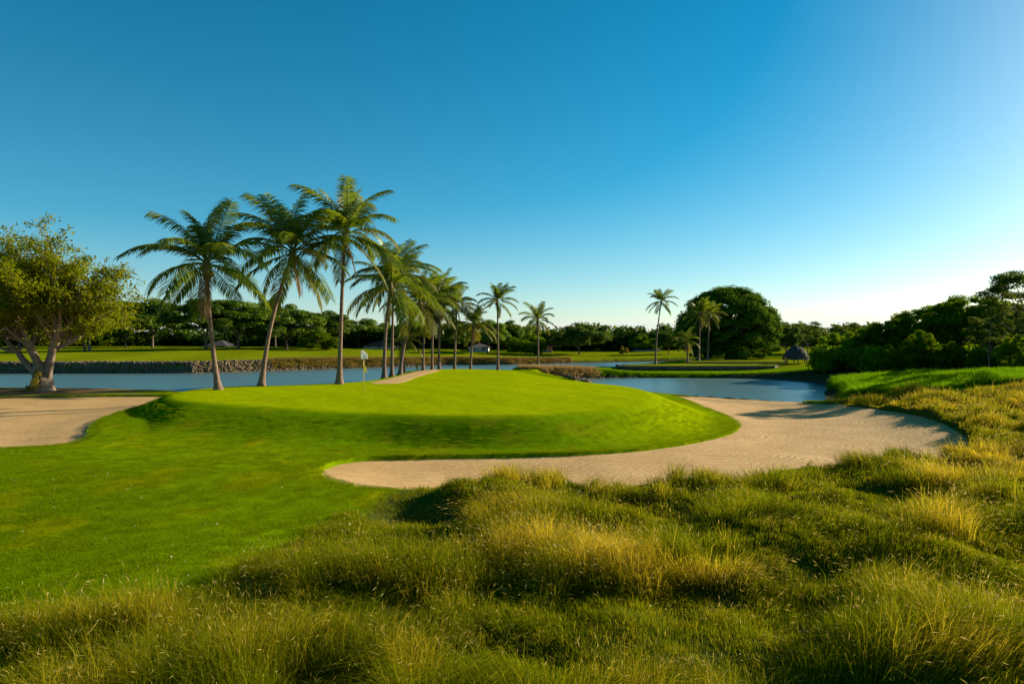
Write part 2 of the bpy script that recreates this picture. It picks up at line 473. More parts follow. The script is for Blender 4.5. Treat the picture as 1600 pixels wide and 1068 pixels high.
BUNKER_F = chaikin([(-5.5, 19.9), (-5.3, 20.9), (-4.5, 21.7), (-3, 22.2), (0, 22.7), (2.1, 22.9), (4.5, 23.9), (7.5, 26.5), (9.7, 29.5), (10.7, 32), (11.1, 35), (11.2, 40), (11.3, 46), (11.6, 50.8), (15.7, 47.4), (19.4, 42.7), (19.6, 39.5), (19.2, 35),
                    (19.0, 31.3), (18.2, 28), (17.1, 25.3), (15.2, 22.9), (11.5, 20.8), (7, 19.2), (3, 18.4), (0, 17.9), (-2, 17.2), (-3.6, 16.9), (-4.8, 17.7), (-5.4, 18.9)], 2)
BUNKER_L = chaikin([(-15.4, 25), (-14.6, 23.2), (-14.8, 22), (-16.5, 21.2), (-22, 21.3), (-31, 24), (-36, 30), (-35, 36), (-30, 39), (-26, 39.7), (-22.5, 40.6), (-18.2, 40.6), (-18.3, 38.6), (-18.8, 35.5), (-18.0, 31), (-16.8, 27.2)], 2)
TERR1 = [(13.2, 82), (31.5, 82), (33, 84), (33, 89.5), (22.6, 89.5), (18, 90), (13.2, 86)]
TERR2 = [(22.8, 90), (36.5, 90), (37, 97), (23, 97)]
NATIVE = [(-12, 3), (-12, 7.0), (-6.4, 8.0), (-4.8, 8.5), (-4.1, 9.6), (-3.8, 11.2), (-3.5, 14.2), (-3.0, 16.8), (-1.8, 17.9), (0, 18.7), (3, 19.2), (7, 20.1), (11.3, 21.8), (15.0, 23.8), (16.8, 25.8), (17.6, 28.3), (18.1, 31.5), (18.4, 35), (18.8, 39.5), (19, 42.4),
          (23, 42.5), (28, 39.5), (60, 36), (60, 3)]
PATH = chaikin([(572, 603.5), (622, 603), (642, 594.5), (657, 588), (674, 582), (692, 577.3), (664, 576.5), (648, 580.5), (632, 586), (612, 592.5), (590, 598.5)], 0)
PATHW = []
for px, py in PATH:
    dd = (HC - 1.56) * F / (py - HZ)
    PATHW.append(((px - 800) / F * dd, dd))
PATHW = chaikin(PATHW, 2)

def top_h(x, y):
    return np.interp(y, [22, 25, 29, 33, 40, 50, 64, 75], [1.44, 1.47, 1.58, 1.70, 1.72, 1.60, 1.50, 1.45]) - np.clip(x / 8, 0, 1) * np.interp(y, [24, 34, 46, 60], [.10, .20, .34, .30])

def terrain(x, y):
    x = np.asarray(x, float); y = np.asarray(y, float)
    R = {}
    b = base_h(x, y)
    nat = sdist(NATIVE, x, y)
    R['nat'] = nat
    b = b + .26 * np.exp(-(((x + .6) / 1.5) ** 2 + ((y - 16.1) / .9) ** 2)) + .15 * np.exp(-(((x - 5) / 1.6) ** 2 + ((y - 17) / .9) ** 2))
    b2 = b + sstep(-.2, 1.2, nat) * ((vnoise(x, y, 2.9, 11, 2) - .5) * .62 + (vnoise(x, y, 1.3, 13, 2) - .5) * .42 + .0)
    b2 += (vnoise(x, y, 9, 5, 2) - .5) * .12 * (1 - sstep(-.5, .5, nat))
    s = -sdist(CREST, x, y)
    Wd = 2.1 + 2.3 * sstep(-4, -9, x) * sstep(31, 27, y) * sstep(-15.2, -13, x) - .5 * sstep(-12.5, -15, x) + .8 * sstep(5, 9, x)
    prof = 1 - sstep(-.22, 1.0, s / Wd)
    z = b2 + (np.maximum(top_h(x, y), b2) - b2) * prof
    z += prof * (vnoise(x, y, 7, 3, 2) - .5) * .08
    R['crest'] = s; R['prof'] = prof
    # raised terraces on the far bank
    t1 = sdist(TERR1, x, y); t2 = sdist(TERR2, x, y)
    z = z + (np.maximum(1.08, z) - z) * sstep(.05, .35, t1)
    z = z + (np.maximum(1.30, z) - z) * sstep(.05, .35, t2)
    # bunkers
    bf = sdist(BUNKER_F, x, y); bl = sdist(BUNKER_L, x, y)
    R['bf'] = bf; R['bl'] = bl
    sand = b - .13 - .10 * sstep(0, 2.5, np.maximum(bf, bl)) + (vnoise(x, y, 2.2, 21, 2) - .5) * .05
    R['sand'] = sand
    z = z + (sand - .25 - z) * sstep(-.02, .16, np.maximum(bf, bl))
    # shores
    sl = np.minimum(np.maximum(sdist(MAIN, x, y), sdist(FAR, x, y)), -sdist(POND, x, y))
    sl = sl + (vnoise(x, y, 2.5, 31, 2) - .5) * .5
    R['shore'] = sl
    t = sstep(-.1, 1.15, sl)
    z = np.where(sl < -.1, np.maximum(-.12 + (sl + .1) * .35, -1.5), -.12 + (z + .12) * t)
    R['z'] = z
    return R

def hz(x, y):
    return terrain(np.atleast_1d(np.asarray(x, float)), np.atleast_1d(np.asarray(y, float)))['z']

def h1(x, y): return float(hz(x, y)[0])

# ------------------------------------------------------------------ ground sheet
def grow(a, step, g, end, mx=1e9):
    out = []; v = a
    while v < end:
        step = min(step * g, mx); v += step; out.append(v)
    return out
ys = list(np.arange(-12, 5, 1.0)) + list(np.arange(5, 52, .19))
ys += grow(ys[-1], .19, 1.03, 135, .55)
ys += grow(ys[-1], .55, 1.08, 3200)
xc_ = list(np.arange(-31, 27, .2))
left = [-v for v in grow(31, .2, 1.04, 90, .8)]; left += [-v for v in grow(-left[-1], .8, 1.12, 3000)]
right = grow(xc_[-1], .2, 1.04, 60, .7); right += grow(right[-1], .7, 1.12, 3000)
xs_ = np.array(sorted(left) + xc_ + right); ys_ = np.array(ys)
GX, GY = np.meshgrid(xs_, ys_)
T = terrain(GX, GY)
nx, ny = len(xs_), len(ys_)

def ground_albedo(x, y, T):
    def c(*v): return np.array(v)[None, :]
    yy = y.ravel()[:, None]; xx = x.ravel()[:, None]
    n1 = vnoise(x, y, 4.0, 41, 4).ravel()[:, None]; n2 = vnoise(x, y, 1.1, 47, 3).ravel()[:, None]
    lawn = c(.112, .175, .001) * (0.65 + .7 * n1) + c(.07, .015, .0) * sstep(.54, .70, n2) * .8
    alb = lawn
    slope = (c(.092, .165, .001) + (c(.185, .240, .001) - c(.092, .165, .001)) * sstep(1.5, 8, xx)) * (.8 + .4 * n1) + c(.045, .005, .002) * sstep(.56, .72, n2) * sstep(6, 1, xx)  # right flank's sunlight and the front face's shade put into the turf colour
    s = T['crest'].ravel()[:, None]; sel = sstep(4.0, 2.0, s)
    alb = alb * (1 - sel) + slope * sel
    stripe = np.sin((xx * .8 + yy * .6) * 2.4) * .5 + .5
    green = c(.215, .272, .001) * (.90 + .14 * n1 + .07 * sstep(.35, .65, stripe))
    sel = sstep(.15, -.9, s + (n1 - .5) * .5)
    alb = alb * (1 - sel) + green * sel
    nat = T['nat'].ravel()[:, None]
    sel = sstep(-.1, .4, nat)
    alb = alb * (1 - sel) + c(.050, .060, .010) * sel
    far = sstep(78, 84, yy)
    fw = c(.135, .165, .003) * (.8 + .35 * n1) * (1 + .10 * np.sin(xx * .35 + yy * .08))
    alb = alb * (1 - far) + fw * far
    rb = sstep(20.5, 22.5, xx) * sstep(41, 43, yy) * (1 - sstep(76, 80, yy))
    alb = alb * (1 - rb) + c(.032, .040, .010) * rb  # ground behind the bank coloured dark to stand for the thicket's shade
    dt = np.hypot(xx + 29.6, (yy - 43) * 1.6)
    sel = sstep(9, 3.5, dt + (n2 - .5) * 6) * (yy < 60)
    alb = alb * (1 - sel) + c(.17, .115, .055) * sel
    sh = T['shore'].ravel()[:, None]
    sel = sstep(1.0, .2, sh)
    alb = alb * (1 - sel) + c(.055, .045, .025) * sel
    return np.clip(np.c_[alb, np.ones(len(alb))], 0, 1)

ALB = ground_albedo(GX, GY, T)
idx = np.arange(nx * ny).reshape(ny, nx)
quads = np.stack([idx[:-1, :-1], idx[:-1, 1:], idx[1:, 1:], idx[1:, :-1]], -1).reshape(-1, 4)
V = np.stack([GX.ravel(), GY.ravel(), T['z'].ravel()], 1)
def submesh(name, sel, mats, dz=None, zfield=None):
    q = quads[sel]
    u, inv = np.unique(q, return_inverse=True)
    v = V[u].copy()
    if zfield is not None: v[:, 2] = zfield.ravel()[u]
    me = np_mesh(name, v, inv.reshape(-1, 4), mats, smooth=True)
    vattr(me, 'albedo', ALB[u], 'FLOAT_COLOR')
    return me
qc = lambda f: f.ravel()[quads].mean(1)
crest_q = qc(T['crest']); shore_q = qc(T['shore'])
is_green = (crest_q < -.3) & (shore_q > 0)
fx_q = qc(GX); fy_q = qc(GY)
is_farway = (shore_q > 1.2) & (fy_q > 86) & (fx_q < 45) & (fy_q < 200)
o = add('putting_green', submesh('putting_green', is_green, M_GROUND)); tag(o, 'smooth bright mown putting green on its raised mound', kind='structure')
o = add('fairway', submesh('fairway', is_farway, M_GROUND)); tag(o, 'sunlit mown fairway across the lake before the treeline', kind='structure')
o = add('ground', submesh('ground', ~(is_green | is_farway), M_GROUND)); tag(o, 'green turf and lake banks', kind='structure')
bf_max = T['bf'].ravel()[quads].max(1); bl_max = T['bl'].ravel()[quads].max(1)
o = add('sand_bunker', submesh('sand_bunker', bf_max > -.22, M_SAND, zfield=T['sand'])); tag(o, 'long curving sand bunker in front and right of the green', kind='structure')
o = add('sand_bunker', submesh('sand_bunker', bl_max > -.22, M_SAND, zfield=T['sand'])); tag(o, 'broad sand bunker at left below the leafy tree', kind='structure')

# sandy path beside the palms
def sheet(name, poly, material, step, dz):
    poly = np.asarray(poly); x0, y0 = poly.min(0) - .1; x1, y1 = poly.max(0) + .1
    gx, gy = np.meshgrid(np.arange(x0, x1, step), np.arange(y0, y1, step * 2.5))
    sdp = sdist(poly, gx, gy)
    z = hz(gx.ravel(), gy.ravel()).reshape(gx.shape) + dz * sstep(-.25, .15, sdp) - .06 * sstep(0, -.3, sdp)
    n = gx.shape[1]; id_ = np.arange(gx.size).reshape(gx.shape)
    q = np.stack([id_[:-1, :-1], id_[:-1, 1:], id_[1:, 1:], id_[1:, :-1]], -1).reshape(-1, 4)
    q = q[sdp.ravel()[q].max(1) > -.3]
    u, inv = np.unique(q, return_inverse=True)
    return np_mesh(name, np.stack([gx.ravel()[u], gy.ravel()[u], z.ravel()[u]], 1), inv.reshape(-1, 4), material, smooth=True)
o = add('sand_path', sheet('sand_path', PATHW, M_SAND, .12, .02)); tag(o, 'narrow sandy path between the green and the palms', kind='structure')

# lake
me = np_mesh('lake', [(-3000, -50, 0), (3000, -50, 0), (3000, 900, 0), (-3000, 900, 0)], [np.array([[0, 1, 2, 3]])], M_WATER)
o = add('lake', me); tag(o, 'rippled blue lake around the green', kind='structure')

# ------------------------------------------------------------------ scattered stuff (grass, rocks)
rng = np.random.default_rng(7)
PROTO = {}
def proto_collection(name, meshes):
    c = bpy.data.collections.new(name)
    for i, me in enumerate(meshes):
        ob = bpy.data.objects.new('%s_%02d' % (name, i), me)
        c.objects.link(ob)
    return c

def scatter(name, pts, rot, scale, pick, coll, label, cat, tint=None):
    me = bpy.data.meshes.new(name)
    me.vertices.add(len(pts)); me.vertices.foreach_set('co', np.asarray(pts, np.float32).ravel())
    vattr(me, 'rot', rot, 'FLOAT_VECTOR'); vattr(me, 'scl', scale, 'FLOAT_VECTOR')
    a = me.attributes.new('pick', 'INT', 'POINT'); a.data.foreach_set('value', np.asarray(pick, np.int32))
    vattr(me, 'tint', tint if tint is not None else np.zeros(len(pts)))
    o = add(name, me)
    ng = bpy.data.node_groups.new(name, 'GeometryNodeTree')
    ng.interface.new_socket('Geometry', in_out='INPUT', socket_type='NodeSocketGeometry')
    ng.interface.new_socket('Geometry', in_out='OUTPUT', socket_type='NodeSocketGeometry')
    gi = ng.nodes.new('NodeGroupInput'); go = ng.nodes.new('NodeGroupOutput')
    ip = ng.nodes.new('GeometryNodeInstanceOnPoints'); ci = ng.nodes.new('GeometryNodeCollectionInfo')
    ci.inputs['Collection'].default_value = coll
    ci.inputs['Separate Children'].default_value = True
    ci.inputs['Reset Children'].default_value = True
    def na(n, t):
        k = ng.nodes.new('GeometryNodeInputNamedAttribute'); k.data_type = t; k.inputs['Name'].default_value = n
        return k.outputs['Attribute']
    L = ng.links.new
    L(gi.outputs[0], ip.inputs['Points']); L(ci.outputs[0], ip.inputs['Instance'])
    ip.inputs['Pick Instance'].default_value = True
    L(na('pick', 'INT'), ip.inputs['Instance Index'])
    L(na('rot', 'FLOAT_VECTOR'), ip.inputs['Rotation'])
    L(na('scl', 'FLOAT_VECTOR'), ip.inputs['Scale'])
    L(ip.outputs[0], go.inputs[0])
    md = o.modifiers.new('scatter', 'NODES'); md.node_group = ng
    tag(o, label, cat, kind='stuff')
    return o

def tuft(seed, nb, radius, hmin, hmax, width, lean, curl, mats, seedfrac=0.0, bias=(0, 0)):
    r = np.random.default_rng(seed)
    vs_, q, tr, mi_q, mi_t, var = [], [], [], [], [], []
    n = 0
    for i in range(nb):
        a = r.uniform(0, 2 * math.pi); rr = radius * math.sqrt(r.uniform())
        bx, by = rr * math.cos(a), rr * math.sin(a)
        la = a + r.normal(0, .7); lm = lean * (rr / max(radius, 1e-6)) + abs(r.normal(0, lean * .5))
        dx, dy = math.cos(la) * lm + bias[0], math.sin(la) * lm + bias[1]
        h = r.uniform(hmin, hmax); cu = curl * r.uniform(.4, 1.4)
        pa = r.uniform(0, math.pi); wx, wy = math.cos(pa) * width / 2, math.sin(pa) * width / 2
        c = r.uniform()
        pts = []
        for t in (0, .4, .75, 1.0):
            k = dx * t + dx * cu * t * t * 1.6, dy * t + dy * cu * t * t * 1.6
            zz = h * (t - .28 * cu * min(1.5, math.hypot(dx, dy) * 3) * t * t)
            pts.append((bx + k[0] * h, by + k[1] * h, zz))
        for j, t in enumerate((1.0, .9, .6)):
            p = pts[j]
            vs_.append((p[0] - wx * t, p[1] - wy * t, p[2])); vs_.append((p[0] + wx * t, p[1] + wy * t, p[2]))
        vs_.append(pts[3])
        var += [c] * 7
        q += [(n, n + 1, n + 3, n + 2), (n + 2, n + 3, n + 5, n + 4)]; mi_q += [0, 0]
        tr.append((n + 4, n + 5, n + 6)); mi_t.append(0)
        n += 7
        if r.uniform() < seedfrac:      # seed head: a slim crossed spindle at the tip
            p = Vector(pts[3]); d = (Vector(pts[3]) - Vector(pts[2])).normalized()
            L = r.uniform(.05, .10); s = Vector((wx, wy, 0)).normalized() * r.uniform(.006, .010)
            s2 = d.cross(s).normalized() * s.length
            for sv in (s, s2):
                vs_ += [tuple(p - d * .01), tuple(p + d * L * .4 + sv), tuple(p + d * L), tuple(p + d * L * .4 - sv)]
                var += [r.uniform()] * 4
                q.append((n, n + 1, n + 2, n + 3)); mi_q.append(1); n += 4
    me = np_mesh('tuft', vs_, [np.array(q), np.array(tr)], mats, smooth=False, mat_idx=mi_q + mi_t)
    vattr(me, 'var', var)
    return me

# tall native grass ------------------------------------------------
def in_view(x, y, margin=1.5):
    return (np.abs(x) < (y * 800 / F + margin)) & (y > 3.5)

def sample(n, x0, x1, y0, y1, seed):
    r = np.random.default_rng(seed)
    return r.uniform(x0, x1, n), r.uniform(y0, y1, n)

def native_fields(x, y):
    clump = vnoise(x, y, 1.7, 71, 3)               # tussock height
    hol = vnoise(x * .75, y, 1.25, 83, 2)            # trampled hollows
    hs_ = .42 + 1.15 * sstep(.30, .70, clump)
    hs_ *= 1 - .74 * sstep(.47, .60, hol)
    gold = 1.1 * sstep(.40, .64, vnoise(x, y, .9, 91, 3) * .6 + vnoise(x, y, 4, 92, 2) * .4) * (.45 + .55 * sstep(-3.5, 1.0, x))
    gold = gold * (.2 + .8 * sstep(.40, .62, clump)) * (1 - .9 * sstep(.48, .60, hol))
    gold = np.clip(gold + .30 * sstep(19, 28, y), 0, 1)
    return clump, hol, hs_, gold

def native_mesh(seed, ntuft, x0, x1, y0, y1, per, h0, wid, thin):
    r = np.random.default_rng(seed)
    x = r.uniform(x0, x1, ntuft); y = r.uniform(y0, y1, ntuft)
    k = in_view(x, y, 1.0) & (r.uniform(size=ntuft) < thin(y)); x, y = x[k], y[k]
    T_ = terrain(x, y)
    edge = T_['nat'] + (vnoise(x, y, 1.1, 61, 2) - .5) * .9
    k = (edge > 0) & (np.maximum(T_['bf'], T_['bl']) < -.03) & (T_['shore'] > .6)
    x, y, edge = x[k], y[k], edge[k]
    clump, hol, hs_, gold = native_fields(x, y)
    hs_ = hs_ * (.72 + .28 * sstep(0, .9, edge)) * r.uniform(.75, 1.25, len(x))
    gold = np.clip(gold + r.normal(0, .22, len(x)), 0, 1)
    flow = vnoise(x, y, 2.4, 95, 2) * 2 * math.pi * 1.7
    lod = sstep(.46, .70, vnoise(x, y, 1.6, 97, 2))
    lx = -.30 + np.cos(flow) * (.15 + .9 * lod); ly = -.08 + np.sin(flow) * (.15 + .9 * lod)
    n = len(x); R_ = np.repeat(np.arange(n), per); m = len(R_)
    ox = r.normal(0, .07, m); oy = r.normal(0, .07, m)
    bx = x[R_] + ox; by = y[R_] + oy
    bz = terrain(bx, by)['z']
    h = h0 * hs_[R_] * r.uniform(.45, 1.15, m)
    tang = .20 + .28 * vnoise(bx, by, 1.4, 99, 2)
    dx = lx[R_] + ox * 3.0 + r.normal(0, 1, m) * tang; dy = ly[R_] + oy * 3.0 + r.normal(0, 1, m) * tang
    mag = np.hypot(dx, dy); f = 1.0 / np.maximum(1, mag / 1.1); dx *= f; dy *= f; mag *= f
    wsc = wid * np.clip(by / 9.0, .75, 3.0) ** .8 * r.uniform(.7, 1.3, m)
    pa = r.uniform(0, math.pi, m); wx = np.cos(pa) * wsc / 2; wy = np.sin(pa) * wsc / 2
    V_ = np.empty((m, 5, 3))
    V_[:, 0] = np.stack([bx - wx, by - wy, bz - .02], 1); V_[:, 1] = np.stack([bx + wx, by + wy, bz - .02], 1)
    mx_, my_, mz_ = bx + dx * h * .38, by + dy * h * .38, bz + h * .60
    V_[:, 2] = np.stack([mx_ - wx * .85, my_ - wy * .85, mz_], 1); V_[:, 3] = np.stack([mx_ + wx * .85, my_ + wy * .85, mz_], 1)
    tz = bz + h * (1.05 - .42 * np.minimum(mag, 1.1)); tx = bx + dx * h * 1.05; ty = by + dy * h * 1.05
    V_[:, 4] = np.stack([tx, ty, tz], 1)
    i0 = np.arange(m) * 5
    Q = np.stack([i0, i0 + 1, i0 + 3, i0 + 2], 1); Tt = np.stack([i0 + 2, i0 + 3, i0 + 4], 1)
    var = np.repeat(r.uniform(size=m), 5); tint = np.repeat(np.clip(gold[R_] + r.normal(0, .12, m), 0, 1), 5)
    # seed heads on the taller stems
    sh = np.where((r.uniform(size=m) < .06 + .34 * gold[R_]) & (h > .16))[0]; ns = len(sh)
    d = np.stack([tx - mx_, ty - my_, tz - mz_], 1)[sh]; d /= np.linalg.norm(d, axis=1)[:, None]
    d[:, 2] -= .25; d /= np.linalg.norm(d, axis=1)[:, None]
    L = r.uniform(.045, .095, ns)[:, None]; tip = V_[sh, 4]
    sd2 = np.cross(d, r.normal(size=(ns, 3))); sd2 /= np.linalg.norm(sd2, axis=1)[:, None]
    sd2 *= (.55 * wsc[sh] * r.uniform(.8, 1.2, ns))[:, None]
    S_ = np.stack([tip - d * .01, tip + d * L * .45 + sd2, tip + d * L, tip + d * L * .45 - sd2], 1)
    j0 = m * 5 + np.arange(ns) * 4
    Q2 = np.stack([j0, j0 + 1, j0 + 2, j0 + 3], 1)
    me = np_mesh('tall_grass', np.concatenate([V_.reshape(-1, 3), S_.reshape(-1, 3)]), [Q, Q2, Tt], [M_NATIVE, M_SEED], mat_idx=np.r_[np.zeros(m), np.ones(ns), np.zeros(m)])
    vattr(me, 'var', np.r_[var, np.repeat(r.uniform(size=ns), 4)]); vattr(me, 'tint', np.r_[tint, np.zeros(ns * 4)])
    print('tall grass blades', m, 'seeds', ns)
    return me
o = add('tall_grass', native_mesh(3, 60000, -9, 19, 4.6, 23.5, 22, .46, .0060, lambda y: np.clip(1.55 - y / 14, .36, 1)))
tag(o, 'tall uncut golden green grass filling the right foreground', 'grass', kind='stuff')
o = add('tall_grass', native_mesh(4, 22000, 11, 36, 23.5, 43, 14, .46, .0075, lambda y: np.clip(1.0 - (y - 21) / 45, .4, 1)))
tag(o, 'tall golden grass on the rise right of the long bunker', 'grass', kind='stuff')

# short lawn blades --------------------------------------------------
LAWN = [tuft(200 + i, 100, .20, .012, .032, .006, .55, .4, [M_LAWN]) for i in range(5)]
coll_lawn = proto_collection('lawn_tuft', LAWN)
def lawn_scatter():
    xa, ya = sample(60000, -26, 13, 6, 34, 11)
    k = in_view(xa, ya, .5)
    x, y = xa[k], ya[k]
    T_ = terrain(x, y)
    r = np.random.default_rng(12)
    k = (T_['nat'] < .15) & (np.maximum(T_['bf'], T_['bl']) < -.03) & (T_['crest'] > .25) & (T_['shore'] > 1.5) & (r.uniform(size=len(x)) < np.clip(1.3 - y / 26, .35, 1))
    x, y, z = x[k], y[k], T_['z'][k]
    # fringe along the bunker lips
    P = []
    for poly, nn in ((BUNKER_F, 1500), (BUNKER_L, 700)):
        a = poly; b = np.roll(poly, -1, 0); L = np.hypot(*(b - a).T); cum = np.r_[0, np.cumsum(L)]
        t = r.uniform(0, cum[-1], nn); j = np.searchsorted(cum, t) - 1; j = np.clip(j, 0, len(a) - 1)
        f = ((t - cum[j]) / L[j])[:, None]
        p = a[j] * (1 - f) + b[j] * f
        nrm = np.stack([(b - a)[j, 1], -(b - a)[j, 0]], 1); nrm /= np.linalg.norm(nrm, axis=1)[:, None]
        for sgn in (1, -1):
            q = p + nrm * sgn * r.uniform(.03, .13, nn)[:, None]
            P.append(q)
    P = np.concatenate(P); Tp = terrain(P[:, 0], P[:, 1])
    k = (np.maximum(Tp['bf'], Tp['bl']) < -.02) & (Tp['shore'] > .7) & (Tp['nat'] < .3)
    x = np.r_[x, P[k, 0]]; y = np.r_[y, P[k, 1]]; z = np.r_[z, Tp['z'][k]]
    n = len(x)
    e = np.zeros((n, 3)); e[:, 2] = r.uniform(0, 6.28, n)
    s = r.uniform(.7, 1.3, n) * (1 + .5 * sstep(.55, .75, vnoise(x, y, 1.2, 15, 2)))
    return np.stack([x, y, z - .004], 1), e, np.stack([np.ones(n), np.ones(n), s], 1), r.integers(0, 5, n)
p_, r_, s_, k_ = lawn_scatter()
scatter('lawn_grass', p_, r_, s_, k_, coll_lawn, 'short green lawn grass in the left foreground', 'grass')
print('lawn tufts', len(p_))

# fallen leaves on the lawn
def litter():
    r = np.random.default_rng(21)
    x, y = sample(420, -20, -3, 8, 24, 22)
    k = in_view(x, y, 0); x, y = x[k], y[k]
    T_ = terrain(x, y); k = (T_['nat'] < 0) & (np.maximum(T_['bf'], T_['bl']) < -.3) & (T_['crest'] > 1.5) & (vnoise(x, y, 3, 23, 2) > .42)
    x, y, z = x[k], y[k], T_['z'][k]; n = len(x)
    vs_ = []; q = []
    for i in range(n):
        a = r.uniform(0, 6.28); s = r.uniform(.012, .03); d = Vector((math.cos(a), math.sin(a), r.uniform(-.2, .4))) * s; e = Vector((-math.sin(a), math.cos(a), r.uniform(-.3, .3))) * s * .6
        p = Vector((x[i], y[i], z[i] + .035)); b = len(vs_)
        up = Vector((0, 0, s * .3))
        vs_ += [tuple(p - d), tuple(p + e + up), tuple(p + d), tuple(p - e + up)]
        q.append((b, b + 1, b + 2, b + 3))
    return np_mesh('fallen_leaves', vs_, np.array(q), M_LITTER)
o = add('fallen_leaves', litter()); tag(o, 'small pale fallen leaves scattered over the lawn', 'leaves', kind='stuff')

# bright bank grass right of the pond --------------------------------
BR = [tuft(300 + i, 60, .22, .25, .55, .016, .35, .5, [M_BRIGHT]) for i in range(4)]
coll_br = proto_collection('bank_grass_tuft', BR)
def bank():
    r = np.random.default_rng(31)
    x, y = sample(16000, 20, 42, 42, 62, 32)
    poly = chaikin([(21.6, 44.6), (24.2, 50), (25.0, 54.5), (26.6, 54.6), (29, 51.5), (33, 48.3), (42, 43), (42, 40), (30, 40.3), (24, 42.4)], 1)
    T_ = terrain(x, y); k = (sdist(poly, x, y) > 0) & (T_['shore'] > .25)
    x, y, z = x[k], y[k], T_['z'][k]; n = len(x)
    e = np.zeros((n, 3)); e[:, 2] = r.uniform(0, 6.28, n); e[:, :2] = r.normal(0, .1, (n, 2))
    s = r.uniform(.7, 1.2, n) * (.7 + .6 * vnoise(x, y, 2.5, 33, 2))
    return np.stack([x, y, z], 1), e, np.stack([s, s, s], 1), r.integers(0, 4, n)
p_, r_, s_, k_ = bank()
scatter('bank_grass', p_, r_, s_, k_, coll_br, 'lush bright green grass on the bank right of the pond', 'grass')
# bright grass fringe of the far bank, below the terrace wall
def bank2():
    r = np.random.default_rng(35)
    x, y = sample(4200, 8, 36, 75.5, 78.4, 36)
    T_ = terrain(x, y); k = (T_['shore'] > .35)
    x, y, z = x[k], y[k], T_['z'][k]; n = len(x)
    e = np.zeros((n, 3)); e[:, 2] = r.uniform(0, 6.28, n)
    s = r.uniform(.22, .45, n)
    return np.stack([x, y, z], 1), e, np.stack([s * 2.2, s * 2.2, s], 1), r.integers(0, 4, n)
p_, r_, s_, k_ = bank2()
scatter('bank_grass', p_, r_, s_, k_, coll_br, 'green grass on the far pond bank below the low wall', 'grass')

# reeds and rocks ----------------------------------------------------
RE = [tuft(400 + i, 50, .30, .35, .75, .028, .35, .6, [M_REED]) for i in range(4)]
coll_re = proto_collection('reed_tuft', RE)
DR = [tuft(420 + i, 50, .28, .35, .75, .026, .35, .6, [M_DRYREED]) for i in range(4)]
coll_dr = proto_collection('dry_reed_tuft', DR)
def along(poly, i0, i1, n, r, lo, hi):
    a = np.array(poly[i0:i1 + 1], float)
    L = np.hypot(*(a[1:] - a[:-1]).T); cum = np.r_[0, np.cumsum(L)]
    t = r.uniform(0, cum[-1], n); j = np.clip(np.searchsorted(cum, t) - 1, 0, len(L) - 1)
    f = ((t - cum[j]) / L[j])[:, None]; d = (a[1:] - a[:-1])[j] / L[j][:, None]
    nrm = np.stack([-d[:, 1], d[:, 0]], 1)
    p = a[j] * (1 - f) + a[j + 1] * f + nrm * r.uniform(lo, hi, n)[:, None]
    return p[:, 0], p[:, 1]
def simple_scatter(name, x, y, coll, npick, smin, smax, label, cat, seed, dz=0.0, tilt=.12, flat=1.0):
    r = np.random.default_rng(seed); n = len(x)
    z = hz(x, y)
    e = np.zeros((n, 3)); e[:, 2] = r.uniform(0, 6.28, n); e[:, :2] = r.normal(0, tilt, (n, 2))
    s = r.uniform(smin, smax, n)
    return scatter(name, np.stack([x, y, z + dz], 1), e, np.stack([s, s, s * flat], 1), r.integers(0, npick, n), coll, label, cat)
r = np.random.default_rng(41)
x, y = along(FAR, 4, 8, 4200, r, .3, 2.2)
k = (x > -34); x, y = x[k], y[k]
simple_scatter('reeds', x, y, coll_re, 4, .42, .8, 'golden reeds along the far lake shore behind the palms', 'reeds', 42)
x, y = r.uniform(1.0, 9.6, 900), r.uniform(72.6, 76.5, 900)
k = terrain(x, y)['shore'] > .3
simple_scatter('dry_reeds', x[k], y[k], coll_dr, 4, .45, .8, 'russet dry reeds on the stony point beyond the green', 'reeds', 43)

def rock_mesh(seed):
    import bmesh
    bm = bmesh.new(); bmesh.ops.create_icosphere(bm, subdivisions=1, radius=1.0)
    rr = random.Random(seed)
    for v in bm.verts:
        v.co *= rr.uniform(.65, 1.15); v.co.z *= .7; v.co.x *= 1.2
    me = bpy.data.meshes.new('rock'); bm.to_mesh(me); bm.free(); me.materials.append(M_ROCK)
    return me
coll_rock = proto_collection('rock', [rock_mesh(i) for i in range(6)])
FARP = [tuple(p) for p in FAR]
x, y = along(FARP, 1, 4, 17000, r, -.2, 1.9)
k = (x > -75); x, y = x[k], y[k]
simple_scatter('rocks', x, y, coll_rock, 6, .10, .24, 'grey brown rock revetment along the far left lake shore', 'rocks', 44, tilt=.5)
x, y = along(FARP, 4, 8, 1800, r, -.25, .5)
simple_scatter('rocks', x, y, coll_rock, 6, .10, .24, 'line of stones at the water below the golden reeds', 'rocks', 45, tilt=.5)
pp = [tuple(p) for p in POND]
cl = pp + [pp[0]]
x, y = along(cl, 19, len(cl) - 8, 900, r, -.3, .9)
k = (y > 68) & (x < 30); x, y = x[k], y[k]
simple_scatter('rocks', x, y, coll_rock, 6, .12, .3, 'stones along the far shore of the pond', 'rocks', 46, tilt=.5)
x, y = r.uniform(4.6, 7.2, 60), r.uniform(57.5, 62, 60)
tt = terrain(x, y); k = (tt['shore'] < 1.2) & (tt['shore'] > -.3)
simple_scatter('rocks', x[k], y[k], coll_rock, 6, .15, .38, 'small pile of stones at the pond corner of the green', 'rocks', 47, dz=.12, tilt=.5)

